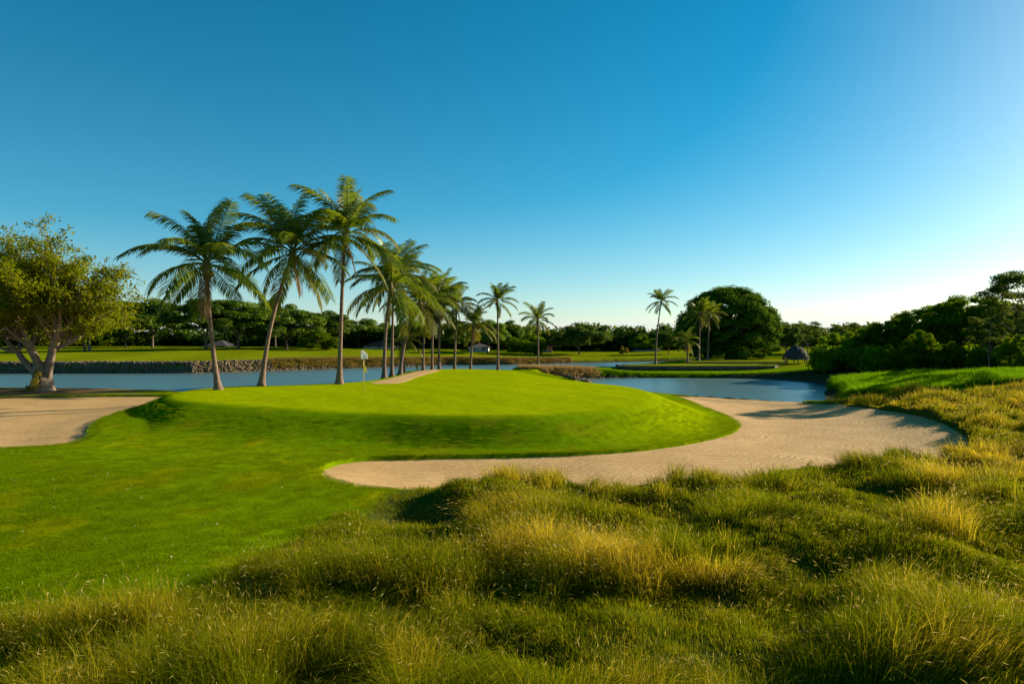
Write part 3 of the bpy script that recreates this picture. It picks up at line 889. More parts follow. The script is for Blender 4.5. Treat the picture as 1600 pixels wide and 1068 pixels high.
# ------------------------------------------------------------------ palms
def frond_mesh(seed, pitch, bend, material, L=3.6, npair=58):
    r = np.random.default_rng(seed)
    K = 60; t = np.linspace(0, 1, K + 1)
    ang = np.radians(pitch) - np.radians(bend) * t ** 1.35
    sw = r.normal(0, .12)
    px_ = np.r_[0, np.cumsum(np.cos(ang[:-1]))] * L / K; pz_ = np.r_[0, np.cumsum(np.sin(ang[:-1]))] * L / K
    py_ = sw * (t ** 2) * L * .5
    vs_, q, tri, var = [], [], [], []
    # rachis: tapered 4-sided rod
    for i in range(0, K + 1, 6):
        rr = .035 * (1 - .85 * t[i]) + .004; n_ = (-math.sin(ang[i]), math.cos(ang[i]))
        c = (px_[i], py_[i], pz_[i])
        for a, b in ((1, 0), (0, 1), (-1, 0), (0, -1)):
            vs_.append((c[0] + n_[0] * b * rr, c[1] + a * rr, c[2] + n_[1] * b * rr)); var.append(1.0)
    m = len(vs_) // 4
    for i in range(m - 1):
        for j in range(4):
            q.append((i * 4 + j, i * 4 + (j + 1) % 4, i * 4 + 4 + (j + 1) % 4, i * 4 + 4 + j))
    for i in range(npair):
        u = .15 + .85 * (i + r.uniform(0, .6)) / npair; u = min(u, .995)
        j = u * K; j0 = int(j); f = j - j0
        P = np.array([px_[j0] * (1 - f) + px_[min(j0 + 1, K)] * f, py_[j0], pz_[j0] * (1 - f) + pz_[min(j0 + 1, K)] * f])
        Tn = np.array([math.cos(ang[j0]), 0, math.sin(ang[j0])])
        Nn = np.array([-math.sin(ang[j0]), 0, math.cos(ang[j0])])
        ll = L * (.10 + .155 * math.sin(math.pi * min(1, .12 + u * .80)) ** .8) * r.uniform(.85, 1.1)
        for s in (-1, 1):
            fwd = .45 + .5 * u
            d = Tn * fwd + np.array([0, s * 1.0, 0]) + Nn * .18 + np.array([0, 0, -.28 - .15 * u]) + r.normal(0, .07, 3)
            d /= np.linalg.norm(d)
            g = np.array([0, 0, -1.0]) * r.uniform(.35, .75)
            mid = P + d * ll * .5 + g * ll * .06
            d2 = d + g; d2 /= np.linalg.norm(d2)
            tip = mid + d2 * ll * .5
            wv = np.cross(d, Nn); wv /= (np.linalg.norm(wv) + 1e-9)
            wv = wv * .8 + Nn * .35 * s
            wv *= .024 + .010 * math.sin(math.pi * u)
            n = len(vs_); c = r.uniform(0, 1)
            vs_ += [tuple(P - wv * .6), tuple(P + wv * .6), tuple(mid - wv), tuple(mid + wv), tuple(tip)]
            var += [c] * 5
            q.append((n, n + 1, n + 3, n + 2)); tri.append((n + 2, n + 3, n + 4))
    me = np_mesh('frond', vs_, [np.array(q), np.array(tri)], material)
    vattr(me, 'var', var)
    return me

CLASSES = [(84, 48), (68, 70), (50, 86), (30, 88), (8, 72), (-20, 52), (-46, 32)]
FR = {}
for ci, (p, b) in enumerate(CLASSES):
    FR[ci, 'g'] = [frond_mesh(500 + ci * 10 + k, p, b + (k - 1) * 8, M_FROND) for k in range(2)]
    if ci >= 2: FR[ci, 'y'] = [frond_mesh(600 + ci * 10 + k, p, b, M_FRONDY) for k in range(1)]
FR['dead'] = frond_mesh(700, -68, 18, M_FRONDD, L=2.4, npair=26)

def coconut_mesh(seed):
    import bmesh
    rr = random.Random(seed); bm = bmesh.new()
    for i in range(9):
        a = rr.uniform(0, 6.28); q = rr.uniform(.16, .24)
        bmesh.ops.create_icosphere(bm, subdivisions=2, radius=rr.uniform(.09, .13), matrix=Matrix.Translation((q * math.cos(a), q * math.sin(a), rr.uniform(-.42, -.12))) @ Matrix.Diagonal((1, 1, 1.25, 1)))
    bmesh.ops.create_icosphere(bm, subdivisions=2, radius=.2, matrix=Matrix.Translation((0, 0, -.27)))
    me = bpy.data.meshes.new('coconut_cluster'); bm.to_mesh(me); bm.free(); me.materials.append(M_COCO)
    return me
COCO = [coconut_mesh(i) for i in range(3)]
CROWNSHAFT = MB().tube([(0, 0, -.75), (0, 0, -.35), (0, 0, 0), (0, 0, .35)], [.12, .2, .2, .06], 10).mesh('fibre_sheath', M_FIBRE, True)

def palm(base_px, base_py, zb, crown_px, crown_py, Lf, label, seed, group='coconut palms by the lake', nf=24, trunk_r=.155, curve=0.0, yellow=.2, wind=0.0, dead=1):
    rr = random.Random(seed)
    d = (HC - zb) * F / (base_py - HZ)
    x, y, _ = W(base_px, base_py, d)
    zg = h1(x, y)
    root = empty('palm_tree', (x, y, zg - .05))
    cx, _, cz = W(crown_px, crown_py, d)
    top = Vector((cx - x, rr.uniform(-.3, .3), cz - zg + .05))
    trunk_r *= .76; n = 46; pts = []; rad = []
    for i in range(n + 1):
        t = i / n
        # swings out at the foot and straightens towards the crown
        k = t + curve * math.sin(math.pi * t)
        p = Vector((top.x * k, top.y * t, top.z * t))
        pts.append(p)
        ra = trunk_r * (1.0 - .38 * t) + .19 * math.exp(-t * 17) * trunk_r / .155
        rad.append(ra * (1.05 if i % 2 else .97) * (1 + rr.uniform(-.02, .02)))
    tm = MB().tube(pts, rad, 10).mesh('trunk', M_PALMBARK, True)
    add('trunk', tm, root)
    s = Lf / 3.6
    add('fibre_sheath', CROWNSHAFT, root, top, (0, 0, 0), (s, s, s))
    add('coconut_cluster', COCO[seed % 3], root, top, (0, 0, rr.uniform(0, 6)), (s * 1.0, s * 1.0, s * 1.0))
    a = rr.uniform(0, 6.28); ex = rr.uniform(.85, 1.15)
    for i in range(nf):
        t = i / (nf - 1)
        ci = min(6, int((t ** ex) * 6.25))
        a += 2.39996 + rr.uniform(-.25, .25)
        key = (ci, 'y') if (ci >= 2 and rr.random() < yellow * (.4 + .35 * (ci - 1))) else (ci, 'g')
        me = rr.choice(FR[key])
        sc = s * rr.uniform(.88, 1.1) * (.86 if ci == 0 else 1.0) * (.9 if ci == 6 else 1)
        o_ = add('frond', me, root, top + Vector((0, 0, .12 * s * (1 - t))), (rr.uniform(-.22, .22), rr.uniform(-.14, .14), 0), (sc, sc, sc))
        o_.rotation_euler = (Matrix.Rotation(wind, 3, 'Y') @ Matrix.Rotation(a, 3, 'Z') @ Matrix.Rotation(rr.uniform(-.16, .16), 3, 'Y') @ Matrix.Rotation(rr.uniform(-.35, .35), 3, 'X')).to_euler()
    for i in range(dead):
        sc = s * rr.uniform(.7, 1.0)
        add('dead_frond', FR['dead'], root, top + Vector((0, 0, -.2 * s)), (0, 0, rr.uniform(0, 6.28)), (sc, sc, sc))
    tag(root, label, 'palm tree', group)
    return root

palm(341, 608, 1.72, 326, 415, 4.0, 'tall coconut palm leaning left, nearest of the row beside the broad left bunker', 1, curve=.20, nf=24, trunk_r=.17)
palm(408, 603, 1.70, 455, 395, 4.0, 'tall coconut palm leaning right, second in the row from the left', 2, curve=-.16, nf=26, trunk_r=.17)
palm(530, 600, 1.70, 540, 368, 3.8, 'tallest upright coconut palm just left of the white golf flag', 3, curve=-.10, nf=24, trunk_r=.18)
palm(600, 588, 1.55, 611, 448, 3.7, 'coconut palm with its thick trunk just right of the golf flag', 4, curve=-.25, nf=20, trunk_r=.19)
palm(612, 584, 1.50, 615, 432, 4.0, 'coconut palm with slim straight trunk and large crown beside the sandy path', 5, curve=-.1, nf=26, trunk_r=.17, yellow=.3)
palm(625, 580, 1.50, 656, 474, 3.8, 'strongly curved coconut palm leaning right over the sandy path', 6, curve=-.22, nf=24, trunk_r=.20, yellow=.5)
palm(632, 578, 1.45, 629, 534, 2.2, 'short young palm with yellowish fronds behind the curved palm', 7, curve=-.1, nf=16, trunk_r=.15, yellow=.9, dead=0)
palm(661, 576, 1.40, 669, 478, 3.3, 'coconut palm at the top end of the sandy path, left of three close trunks', 8, curve=-.3, nf=22, yellow=.5)
palm(675, 575.5, 1.40, 680, 470, 3.2, 'middle of three close coconut palms at the top of the sandy path', 9, curve=-.3, nf=20, yellow=.5)
palm(686, 577, 1.42, 690, 466, 3.2, 'right of three close coconut palms at the top of the sandy path', 10, curve=-.35, nf=22, yellow=.6)
palm(710, 576, 1.40, 714, 478, 2.9, 'coconut palm with straight trunk at the back edge of the green', 11, curve=-.1, nf=20, yellow=.3)
palm(735, 576, 1.40, 740, 508, 2.6, 'low coconut palm left of the tall slim palm behind the green', 12, curve=-.1, nf=20, yellow=.5)
palm(778, 576, 1.38, 777, 471, 2.3, 'tall slim lone palm standing behind the middle of the green', 13, curve=-.5, nf=20, trunk_r=.14, yellow=.1)
palm(841, 573, 1.15, 840, 500, 2.5, 'lone palm on the stony point right of the tall slim palm', 14, curve=-.3, nf=20, trunk_r=.14, yellow=.1)
palm(1024, 571, .90, 1034, 471, 2.2, 'slender tall palm above the low dark wall, left of the great domed tree', 15, group='palms beyond the pond', curve=-.18, nf=18, trunk_r=.14, yellow=.05, dead=0)
palm(1092, 566, 1.08, 1094, 490, 2.8, 'leafy palm in front of the left side of the great domed tree', 16, group='palms beyond the pond', nf=22, yellow=.3)
palm(1106, 565, 1.08, 1108, 492, 2.6, 'palm with slim trunk close behind the leafy palm by the domed tree', 17, group='palms beyond the pond', nf=20, yellow=.5)
palm(1075, 567, 1.08, 1072, 533, 2.3, 'short young palm with arching fronds at the foot of the domed tree', 18, group='palms beyond the pond', nf=16, yellow=.4, dead=3)

# ------------------------------------------------------------------ broadleaf trees
import bmesh
_bm = bmesh.new(); bmesh.ops.create_icosphere(_bm, subdivisions=1, radius=1.0)
_bm.verts.ensure_lookup_table()
ICO = (np.array([v.co[:] for v in _bm.verts]), np.array([[v.index for v in f.verts] for f in _bm.faces]))
_bm.free()

def leaf_cloud(seed, clusters, n, size, material, shell=.72, up=.5, aspect=1.7, droop=0.0, lower=-.55, core=0.0):
    r = np.random.default_rng(seed)
    C = np.array(clusters, float)
    wgt = (C[:, 3] * C[:, 4] + C[:, 4] * C[:, 5] + C[:, 3] * C[:, 5]); wgt /= wgt.sum()
    k = r.choice(len(C), n, p=wgt)
    d = r.normal(size=(n, 3)); d /= np.linalg.norm(d, axis=1)[:, None]
    low = d[:, 2] < lower
    d[low, 2] *= -1
    rad = shell + (1.04 - shell) * r.uniform(size=n) ** .7
    c = C[k]
    p = c[:, :3] + d * c[:, 3:6] * rad[:, None] + r.normal(0, size * .25, (n, 3))
    nrm = d * .7 + np.array([0, 0, up]) + r.normal(0, .55, (n, 3)); nrm /= np.linalg.norm(nrm, axis=1)[:, None]
    a = np.cross(nrm, r.normal(size=(n, 3))); a /= np.linalg.norm(a, axis=1)[:, None]
    a[:, 2] -= droop; b = np.cross(nrm, a)
    s = size * r.uniform(.6, 1.35, n)[:, None]
    v = np.empty((n, 4, 3))
    v[:, 0] = p - a * s * .5; v[:, 2] = p + a * s * .5
    v[:, 1] = p + b * s / aspect * .5 + nrm * s * .10; v[:, 3] = p - b * s / aspect * .5 + nrm * s * .10
    tone = r.uniform(size=len(C))[k] * .55 + r.uniform(size=n) * .45
    vv = v.reshape(-1, 3); fq = np.arange(n * 4).reshape(-1, 4); tone = np.repeat(tone, 4); ft = np.zeros((0, 3), int)
    if core > 0:        # dense inner foliage of every clump: a rough lump of crossing faces
        u = ICO[0]; nc = len(C)
        jit = r.uniform(.55, 1.1, (nc, len(u), 1)) * core
        cv = C[:, None, :3] + u[None] * C[:, None, 3:6] * jit
        ft = (ICO[1][None] + (np.arange(nc) * len(u))[:, None, None]).reshape(-1, 3) + len(vv)
        vv = np.concatenate([vv, cv.reshape(-1, 3)]); tone = np.r_[tone, np.zeros(nc * len(u))]
    me = np_mesh('crown', vv, [fq, ft], material)
    vattr(me, 'var', tone)
    return me

def clusters_ellipsoid(seed, n, R, cz, cs, flat=.7, zlo=-.8, fill=.3):
    """clumps spread over an ellipsoid R=(rx,ry,rz) centred at height cz"""
    rr = random.Random(seed); out = []
    for i in range(n):
        while True:
            u = Vector((rr.gauss(0, 1), rr.gauss(0, 1), rr.gauss(0, 1))).normalized()
            if u.z > zlo: break
        q = 1 - fill * rr.random() if rr.random() > .2 else rr.uniform(.3, .7)
        s = cs * rr.uniform(.65, 1.35)
        out.append((u.x * R[0] * q, u.y * R[1] * q, cz + u.z * R[2] * q, s, s, s * flat))
    return out

def trunk_mesh(seed, h, r0, limbs, material, lean=.04):
    rr = random.Random(seed); mb = MB()
    top = Vector((rr.uniform(-1, 1) * lean * h, rr.uniform(-1, 1) * lean * h, h))
    mb.tube([(0, 0, -.3), (top.x * .1, top.y * .1, h * .12), top * .5, top], [r0 * 1.5, r0, r0 * .8, r0 * .6], 9)
    for p in limbs:
        p = Vector(p); st = top * rr.uniform(.7, 1.0); mid = st.lerp(p, .5) + Vector((0, 0, rr.uniform(-.1, .25) * (p - st).length))
        mb.tube([st, st.lerp(mid, .5), mid, mid.lerp(p, .6), p], [r0 * .45, r0 * .36, r0 * .28, r0 * .2, r0 * .08], 6, cap=False)
    return mb.mesh('trunk', material, True)

def tree_kind(seed, R, cz, ncl, cs, nleaf, size, th, tr_, material, bark, flat=.7, zlo=-.7, up=.5, shell=.7, core=.72):
    cl_ = clusters_ellipsoid(seed, ncl, R, cz, cs, flat, zlo)
    cm = leaf_cloud(seed + 1, cl_, nleaf, size, material, up=up, shell=shell, core=core)
    rr = random.Random(seed + 2)
    tm = trunk_mesh(seed + 3, th, tr_, [c[:3] for c in rr.sample(cl_, min(9, len(cl_)))], bark)
    return tm, cm

KIND = {
    'layered': tree_kind(1000, (5.2, 5.0, 3.6), 6.2, 46, 1.35, 15000, .38, 3.2, .28, M_LEAF_A, M_BARKD, flat=.46, up=1.0),
    'round': tree_kind(1010, (4.4, 4.4, 3.8), 5.6, 44, 1.25, 15000, .36, 2.6, .26, M_LEAF_A, M_BARKD, flat=.75),
    'tall': tree_kind(1020, (3.6, 3.6, 5.2), 6.6, 46, 1.15, 14000, .34, 2.6, .26, M_LEAF_A, M_BARKD, flat=.8),
    'wide': tree_kind(1030, (6.4, 5.4, 3.4), 5.0, 54, 1.35, 17000, .38, 2.4, .3, M_LEAF_A, M_BARKD, flat=.6),
    'bush': tree_kind(1040, (3.4, 3.4, 2.7), 2.3, 34, 1.05, 12000, .30, 1.2, .16, M_LEAF_B, M_BARKD, flat=.75, zlo=-.85),
    'thicket': tree_kind(1050, (3.7, 3.7, 3.8), 3.6, 95, .78, 34000, .22, 1.5, .18, M_LEAF_B, M_BARKD, flat=.9, zlo=-.92, up=.3, shell=.45),
    'thicket2': tree_kind(1060, (3.4, 3.4, 4.4), 4.2, 100, .75, 34000, .22, 2.0, .18, M_LEAF_B, M_BARKD, flat=.9, zlo=-.92, up=.3, shell=.45),
    'open': tree_kind(1070, (4.2, 4.2, 3.8), 5.8, 52, .85, 17000, .20, 3.0, .16, M_LEAF_O, M_BARKD, flat=.5, zlo=-.6, up=.8, shell=.3, core=0),
    'yellow': tree_kind(1080, (1.5, 1.5, 1.7), 1.7, 22, .5, 5000, .20, .9, .07, M_LEAF_Y, M_BARKD, flat=.8, zlo=-.8),
}

def tree(kind, px, py, d, hpx, label, wf=1.0, group=None, name=None, rz=None, z=None):
    """base at pixel column px and distance d; hpx = row of the crown top"""
    x = (px - 800) / F * d; zg = h1(x, d) if z is None else z
    tm, cm = KIND[kind]
    H0 = {'layered': 9.9, 'round': 9.7, 'tall': 12.0, 'wide': 8.9, 'bush': 5.4, 'thicket': 7.6, 'thicket2': 8.9, 'open': 9.9, 'yellow': 3.7}[kind]
    H = HC - (hpx - HZ) / F * d - zg
    s = H / H0
    root = empty(name or 'tree', (x, d, zg))
    rzv = (px * 1.37 + d) % 6.28 if rz is None else rz
    add('trunk', tm, root, (0, 0, 0), (0, 0, rzv), (s, s, s))
    wf *= {'far': 1.38, 'thk': 1.3}.get('far' if d > 125 else 'thk' if kind.startswith('thicket') else '', 1.0)
    add('crown', cm, root, (0, 0, 0), (0, 0, rzv), (s * wf, s * wf, s))
    cat = {'thicket_bush': 'bush', 'yellow_bush': 'bush', 'young_plant': 'plant', 'sapling': 'sapling'}.get(name, 'tree')
    tag(root, label, cat, group)
    return root

# the treeline across the lake
TL = 'trees along the far fairway'
tree('round', 30, 0, 150, 466, 'dark tree of the far treeline behind the leafy left tree, at the picture edge', 1.1, TL)
tree('wide', 90, 0, 158, 474, 'dark tree of the far treeline seen through the leafy left tree', 1.0, TL)
twin = tree('layered', 140, 0, 128, 466, 'far tree whose paired trunks show below the leafy left tree', .9, TL)
add('trunk', KIND['layered'][0], twin, (-1.1, .2, 0), (0, 0, 2.0), (.85, .85, .9))
tree('tall', 196, 0, 155, 474, 'dark tree just right of the leafy left tree, across the lake', 1.2, TL)
tree('round', 238, 0, 158, 470, 'dark tree in the far treeline left of the first leaning palm', 1.1, TL)
tree('layered', 322, 0, 140, 467, 'layered spreading tree behind the trunk of the first leaning palm', .95, TL)
tree('layered', 372, 0, 145, 468, 'layered spreading tree between the first two leaning palms', .95, TL)
tree('tall', 430, 0, 165, 466, 'taller tree in the far treeline behind the second palm trunk', .95, TL)
tree('wide', 448, 0, 150, 482, 'broad tree right of the second palm trunk across the lake', .95, TL)
tree('round', 512, 0, 160, 488, 'round dark tree left of the tallest palm across the lake', 1.0, TL)
tree('bush', 497, 0, 146, 515, 'small pale green tree in front of the treeline, left of the tallest palm', 1.0, TL)
tree('wide', 560, 0, 170, 498, 'dark tree behind the golf flag at the far treeline', 1.0, TL)
tree('round', 602, 0, 172, 506, 'low dark tree behind the paired palm trunks right of the flag', 1.1, TL)
tree('wide', 655, 0, 172, 500, 'dark tree behind the strongly curved palm', 1.0, TL)
tree('tall', 712, 0, 165, 500, 'dark tree behind the three close palms', 1.2, TL)
tree('round', 762, 0, 150, 502, 'dark tree directly behind the tall slim lone palm', 1.0, TL)
tree('tall', 796, 0, 160, 502, 'bushy dark tree right of the tall slim lone palm', 1.0, TL)
tree('bush', 823, 0, 150, 520, 'small light green tree left of the palm on the stony point', 1.0, TL)
tree('wide', 905, 0, 150, 508, 'broad dark tree in mid distance right of the palm on the stony point', 1.05, TL)
tree('round', 862, 0, 165, 516, 'dark round tree directly behind the palm on the stony point', 1.0, TL)
tree('round', 960, 0, 180, 524, 'low tree in the far gap under the white cloud', 1.1, TL)
tree('bush', 1010, 0, 172, 523, 'low green tree left of the slender tall palm', 1.1, TL)
tree('yellow', 974, 0, 150, 540, 'small yellow leaved shrub on the far fairway under the cloud', .9, None, 'yellow_bush')
tree('round', 1045, 0, 150, 518, 'low dark tree between the slender palm and the domed tree', 1.1, TL)

# low wood behind the treeline: one mass nobody could count
def far_wood():
    rr = random.Random(77); cl_ = []
    for i in range(330):
        px = rr.uniform(-120, 1500); d = rr.uniform(182, 225)
        x = (px - 800) / F * d
        top = rr.uniform(505, 535)
        h = HC - (top - HZ) / F * d - 1.5
        for j in range(3):
            z = 1.5 + h * (j + .3) / 3
            cl_.append((x + rr.uniform(-2, 2), d + rr.uniform(-2, 2), z, 3.2, 3.0, max(1.0, h / 4)))
    return leaf_cloud(78, cl_, 60000, 1.1, M_LEAF_A, shell=.7, core=.8)
o = add('far_wood', far_wood()); tag(o, 'dense dark wood closing the view behind the far treeline', 'wood', kind='stuff')

# undergrowth hedge under the treeline, crown shade put into its leaf colour
def undergrowth():
    rr = random.Random(80); cl_ = []
    for i in range(640):
        px = rr.uniform(-140, 1060); d = rr.uniform(172, 186)
        x = (px - 800) / F * d
        cl_.append((x, d, rr.uniform(1.8, 5.0), 2.4, 1.6, rr.uniform(1.2, 2.0)))
    return leaf_cloud(81, cl_, 40000, .6, M_SHRUB_SHADED, shell=.7, core=.8)
def undergrowth_right():
    rr = random.Random(84); cl_ = []
    for i in range(230):
        t = rr.random(); px = 1275 + t * 420; d = 71 - t * 21 + rr.uniform(-2, 5)
        x = (px - 800) / F * d
        cl_.append((x, d, rr.uniform(1.2, 2.8), 1.1, 1.0, rr.uniform(.6, 1.2)))
    return leaf_cloud(85, cl_, 26000, .26, M_LEAF_B, shell=.7, core=.8)
o = add('undergrowth', undergrowth_right()); tag(o, 'low dark undergrowth at the foot of the right thicket', 'undergrowth', kind='stuff')
M_SHRUB_SHADED = leafmat('shaded_shrub_leaf', (.018, .042, .005), (.040, .072, .007), trans=.25, gloss=0, rand=.0)  # leaf colour darkened to carry the shade below the far crowns
o = add('undergrowth', undergrowth()); tag(o, 'low dark undergrowth at the foot of the far treeline', 'undergrowth', kind='stuff')

# the great domed tree ---------------------------------------------------
def rain_tree():
    rr = random.Random(5); d = 107.0
    x = (1138 - 800) / F * d; zg = h1(x, d)
    root = empty('domed_tree', (x, d, zg))
    R = 7.5; Hc = 3.0; Rz = 8.1; cl_ = []
    for i in range(280):
        uz = rr.random() ** .8; ua = rr.uniform(0, 6.2832); ur = math.sqrt(1 - uz * uz); u = Vector((ur * math.cos(ua), ur * math.sin(ua), uz))
        q = rr.uniform(.92, .98)
        s = rr.uniform(.75, 1.1)
        cl_.append((u.x * R * q, u.y * R * q, Hc + u.z * Rz * q, s * 1.5, s * 1.5, s * .75))
    for i in range(130):
        a = rr.uniform(0, 6.28); q = rr.uniform(.35, .98) * R
        cl_.append((q * math.cos(a), q * math.sin(a), rr.uniform(.5, 6.0), 1.3, 1.3, .65))
    cm = leaf_cloud(6, cl_, 70000, .28, M_LEAF_R, shell=.6, up=.9, core=.85)
    limbs = [c[:3] for c in rr.sample(cl_, 22)]
    add('trunk', trunk_mesh(7, 2.6, .55, limbs, M_BARKD), root)
    add('crown', cm, root)
    tag(root, 'great domed dark green tree beyond the pond', 'tree')
rain_tree()

# right hand thicket -----------------------------------------------------
TH = 'thicket along the right bank'
tree('round', 1228, 0, 112, 506, 'grey green tree between the domed tree and the thatched hut', .85, TH)
tree('open', 1262, 0, 124, 498, 'open crowned tree against the sky behind the thatched hut', 1.15, TH)
tree('open', 1325, 0, 118, 500, 'second open crowned tree against the sky, right of the hut', 1.15, TH)
tree('wide', 1255, 0, 138, 507, 'dark tree behind the thatched hut, half hidden by the open trees', 1.0, TH)
tree('wide', 1345, 0, 134, 507, 'dark tree behind the left end of the right thicket', 1.0, TH)
tree('thicket', 1300, 0, 72, 524, 'rounded bush with sunlit top at the left end of the right thicket', .95, TH, 'thicket_bush')
tree('thicket', 1346, 0, 74, 517, 'dark dense bush behind the bright grassy bank', 1.0, TH, 'thicket_bush')
tree('thicket2', 1395, 0, 72, 497, 'dark tree rising behind the bright grassy bank', 1.05, TH)
tree('thicket2', 1445, 0, 73, 478, 'tall dark tree in the middle of the right thicket', 1.05, TH)
tree('thicket', 1436, 0, 61, 520, 'lighter green bush standing before the tall dark thicket tree', .8, TH, 'thicket_bush')
tree('thicket2', 1503, 0, 70, 461, 'tallest rounded dark tree of the right thicket', 1.05, TH)
tree('thicket2', 1552, 0, 68, 464, 'dark tree near the right edge behind the open yellow green tree', 1.0, TH)
tree('thicket', 1385, 0, 63, 540, 'low dark bush close behind the bright grassy bank', .9, TH, 'thicket_bush')
tree('thicket', 1485, 0, 58, 536, 'low dark bush below the tallest thicket tree', .9, TH, 'thicket_bush')
tree('open', 1546, 0, 54, 482, 'airy yellow green tree at the right before the thicket', .85, TH)
tree('open', 1612, 0, 48, 408, 'tall airy tree reaching up at the right picture edge', 1.0, TH)
tree('thicket', 1528, 0, 55, 545, 'low bush left of the airy trees trunk', .8, TH, 'thicket_bush')
tree('thicket', 1592, 0, 51, 526, 'dark bush at the right picture edge under the airy tree', .9, TH, 'thicket_bush')
tree('thicket2', 1640, 0, 60, 450, 'dark thicket tree cut by the right picture edge', .9, TH)

# leafy many-stemmed tree on the left -------------------------------------
def left_tree():
    rr = random.Random(12); d = 43.0
    x = (66 - 800) / F * d; zg = h1(x, d)
    root = empty('almond_tree', (x, d, zg))
    mb = MB(); tips = []
    def branch(p, v, L, r0, lev):
        n = 5; pts = [p]; rad = [r0]; q = p.copy(); dv = v.normalized()
        for i in range(n):
            dv = (dv + Vector((rr.gauss(0, .12), rr.gauss(0, .12), rr.gauss(.03, .08)))).normalized()
            q = q + dv * L / n; pts.append(q.copy()); rad.append(r0 * (1 - .45 * (i + 1) / n))
        mb.tube(pts, rad, 9 if lev < 2 else 5, cap=False)
        if lev >= 2:
            for k in (2, 3, 4, 5): tips.append((pts[k], lev))
        if lev < 4:
            nb = [4, 4, 4, 3][lev]
            for k in range(nb):
                at_ = pts[rr.choice([2, 3, 4, 5]) if k else 5]
                ax = Vector((rr.gauss(0, 1), rr.gauss(0, 1), rr.gauss(0, .6))).normalized()
                nv = (dv * .8 + ax * .85).normalized()
                if nv.z < -.2: nv.z = abs(nv.z) * .3
                branch(at_, nv, L * rr.uniform(.58, .78), r0 * rr.uniform(.42, .55), lev + 1)
    # swollen base
    mb.tube([(0, 0, -.3), (0, 0, .15), (0, 0, .7), (-.05, 0, 1.3), (-.1, 0, 1.8)], [.86, .68, .56, .50, .4], 14)
    stems = [((-.45, 0, 1.1), (-.75, .1, .9), 3.4, .22), ((-.25, .1, 1.3), (-.28, .3, 1), 3.6, .24), ((.05, -.2, 1.3), (-.16, -.3, 1), 3.6, .22), ((.3, 0, 1.1), (.22, .1, 1), 3.8, .26), ((.4, -.1, .9), (.7, -.1, 1), 3.6, .23), ((.1, .3, 1.3), (.1, .8, .9), 3.4, .26)]
    for p, v, L, r0 in stems: branch(Vector(p), Vector(v), L, r0, 0)
    add('trunk', mb.mesh('trunk', M_BARK, True), root)
    cl_ = []
    for p, lev in tips:
        if rr.random() < .97:
            s = rr.uniform(.32, .68)
            cl_.append((p.x, p.y, p.z, s, s, s * .6))
    for i in range(150):        # outer sprays of the wide, drooping right side
        a = rr.uniform(-1.2, 1.9); q = rr.uniform(3.2, 5.7); zz = rr.uniform(3.0, 7.2)
        q *= math.sqrt(max(.2, 1 - ((zz - 4.6) / 5.2) ** 2))
        s = rr.uniform(.35, .7); cl_.append((q * math.cos(a) + .2, q * math.sin(a) * .9, zz, s, s, s * .6))
    cm = leaf_cloud(13, cl_, 92000, .15, M_LEAF_L, shell=.2, up=.4, droop=.3, lower=-1)
    add('crown', cm, root)
    vine = leaf_cloud(14, [(.1, -.85, .5, .3, .15, .45), (.25, -.8, 1.0, .25, .15, .4), (-.1, -.9, .2, .4, .2, .2)], 260, .16, M_LEAF_Y, shell=.2)
    vo = add('vine', vine, root); vo['label'] = 'yellow green creeper at the trunk foot'
    tag(root, 'large many stemmed leafy tree at the left on the lake edge', 'tree')
left_tree()

# yellow young plant by the path, sapling
tree('yellow', 652, 0, 66, 564, 'small yellow green plant at the top of the sandy path', .35, None, 'young_plant')
tree('yellow', 1228, 0, 84, 556, 'thin staked sapling near the thatched hut', .28, None, 'sapling')

# ------------------------------------------------------------------ golf flag
d = 33.0
x, y, _ = W(568, 612, d); zg = h1(x, y)
root = empty('golf_flag', (x, y, zg))
add('pole', MB().tube([(0, 0, -.1), (0, 0, 1.0), (0, 0, 2.06)], [.022, .020, .016], 8).mesh('pole', M_POLE, True), root)
def flag_mesh(w_, h_, m, seed, drop):
    mb = MB(); nx_, nz_ = 10, 6; rr = random.Random(seed); n = len(mb.v)
    for s in (-1, 1):
        for i in range(nx_ + 1):
            for j in range(nz_ + 1):
                u = i / nx_; v = j / nz_
                mb.v.append((u * w_ * .75, .06 * math.sin(u * 7 + v * 2.0) * u + s * .004, -v * h_ * (1 - .25 * u) - drop * u ** 1.4 + .03 * math.sin(u * 5 + v * 3)))
    off = (nx_ + 1) * (nz_ + 1)
    for s in (0, 1):
        for i in range(nx_):
            for j in range(nz_):
                a = s * off + i * (nz_ + 1) + j
                q = (a, a + nz_ + 1, a + nz_ + 2, a + 1)
                mb.f.append(q if s else q[::-1]); mb.mi.append(0)
    return mb.mesh('flag', m, True)
add('flag', flag_mesh(.42, .40, M_FLAGW, 1, .14), root, (-.13, 0, 2.08))
po = add('pin_position_flag', flag_mesh(.22, .20, M_FLAGY, 2, .22), root, (.01, 0, 1.34)); po['label'] = 'small yellow position flag on the pole'
tag(root, 'white golf flag with small yellow marker on a yellow pole', 'flag')

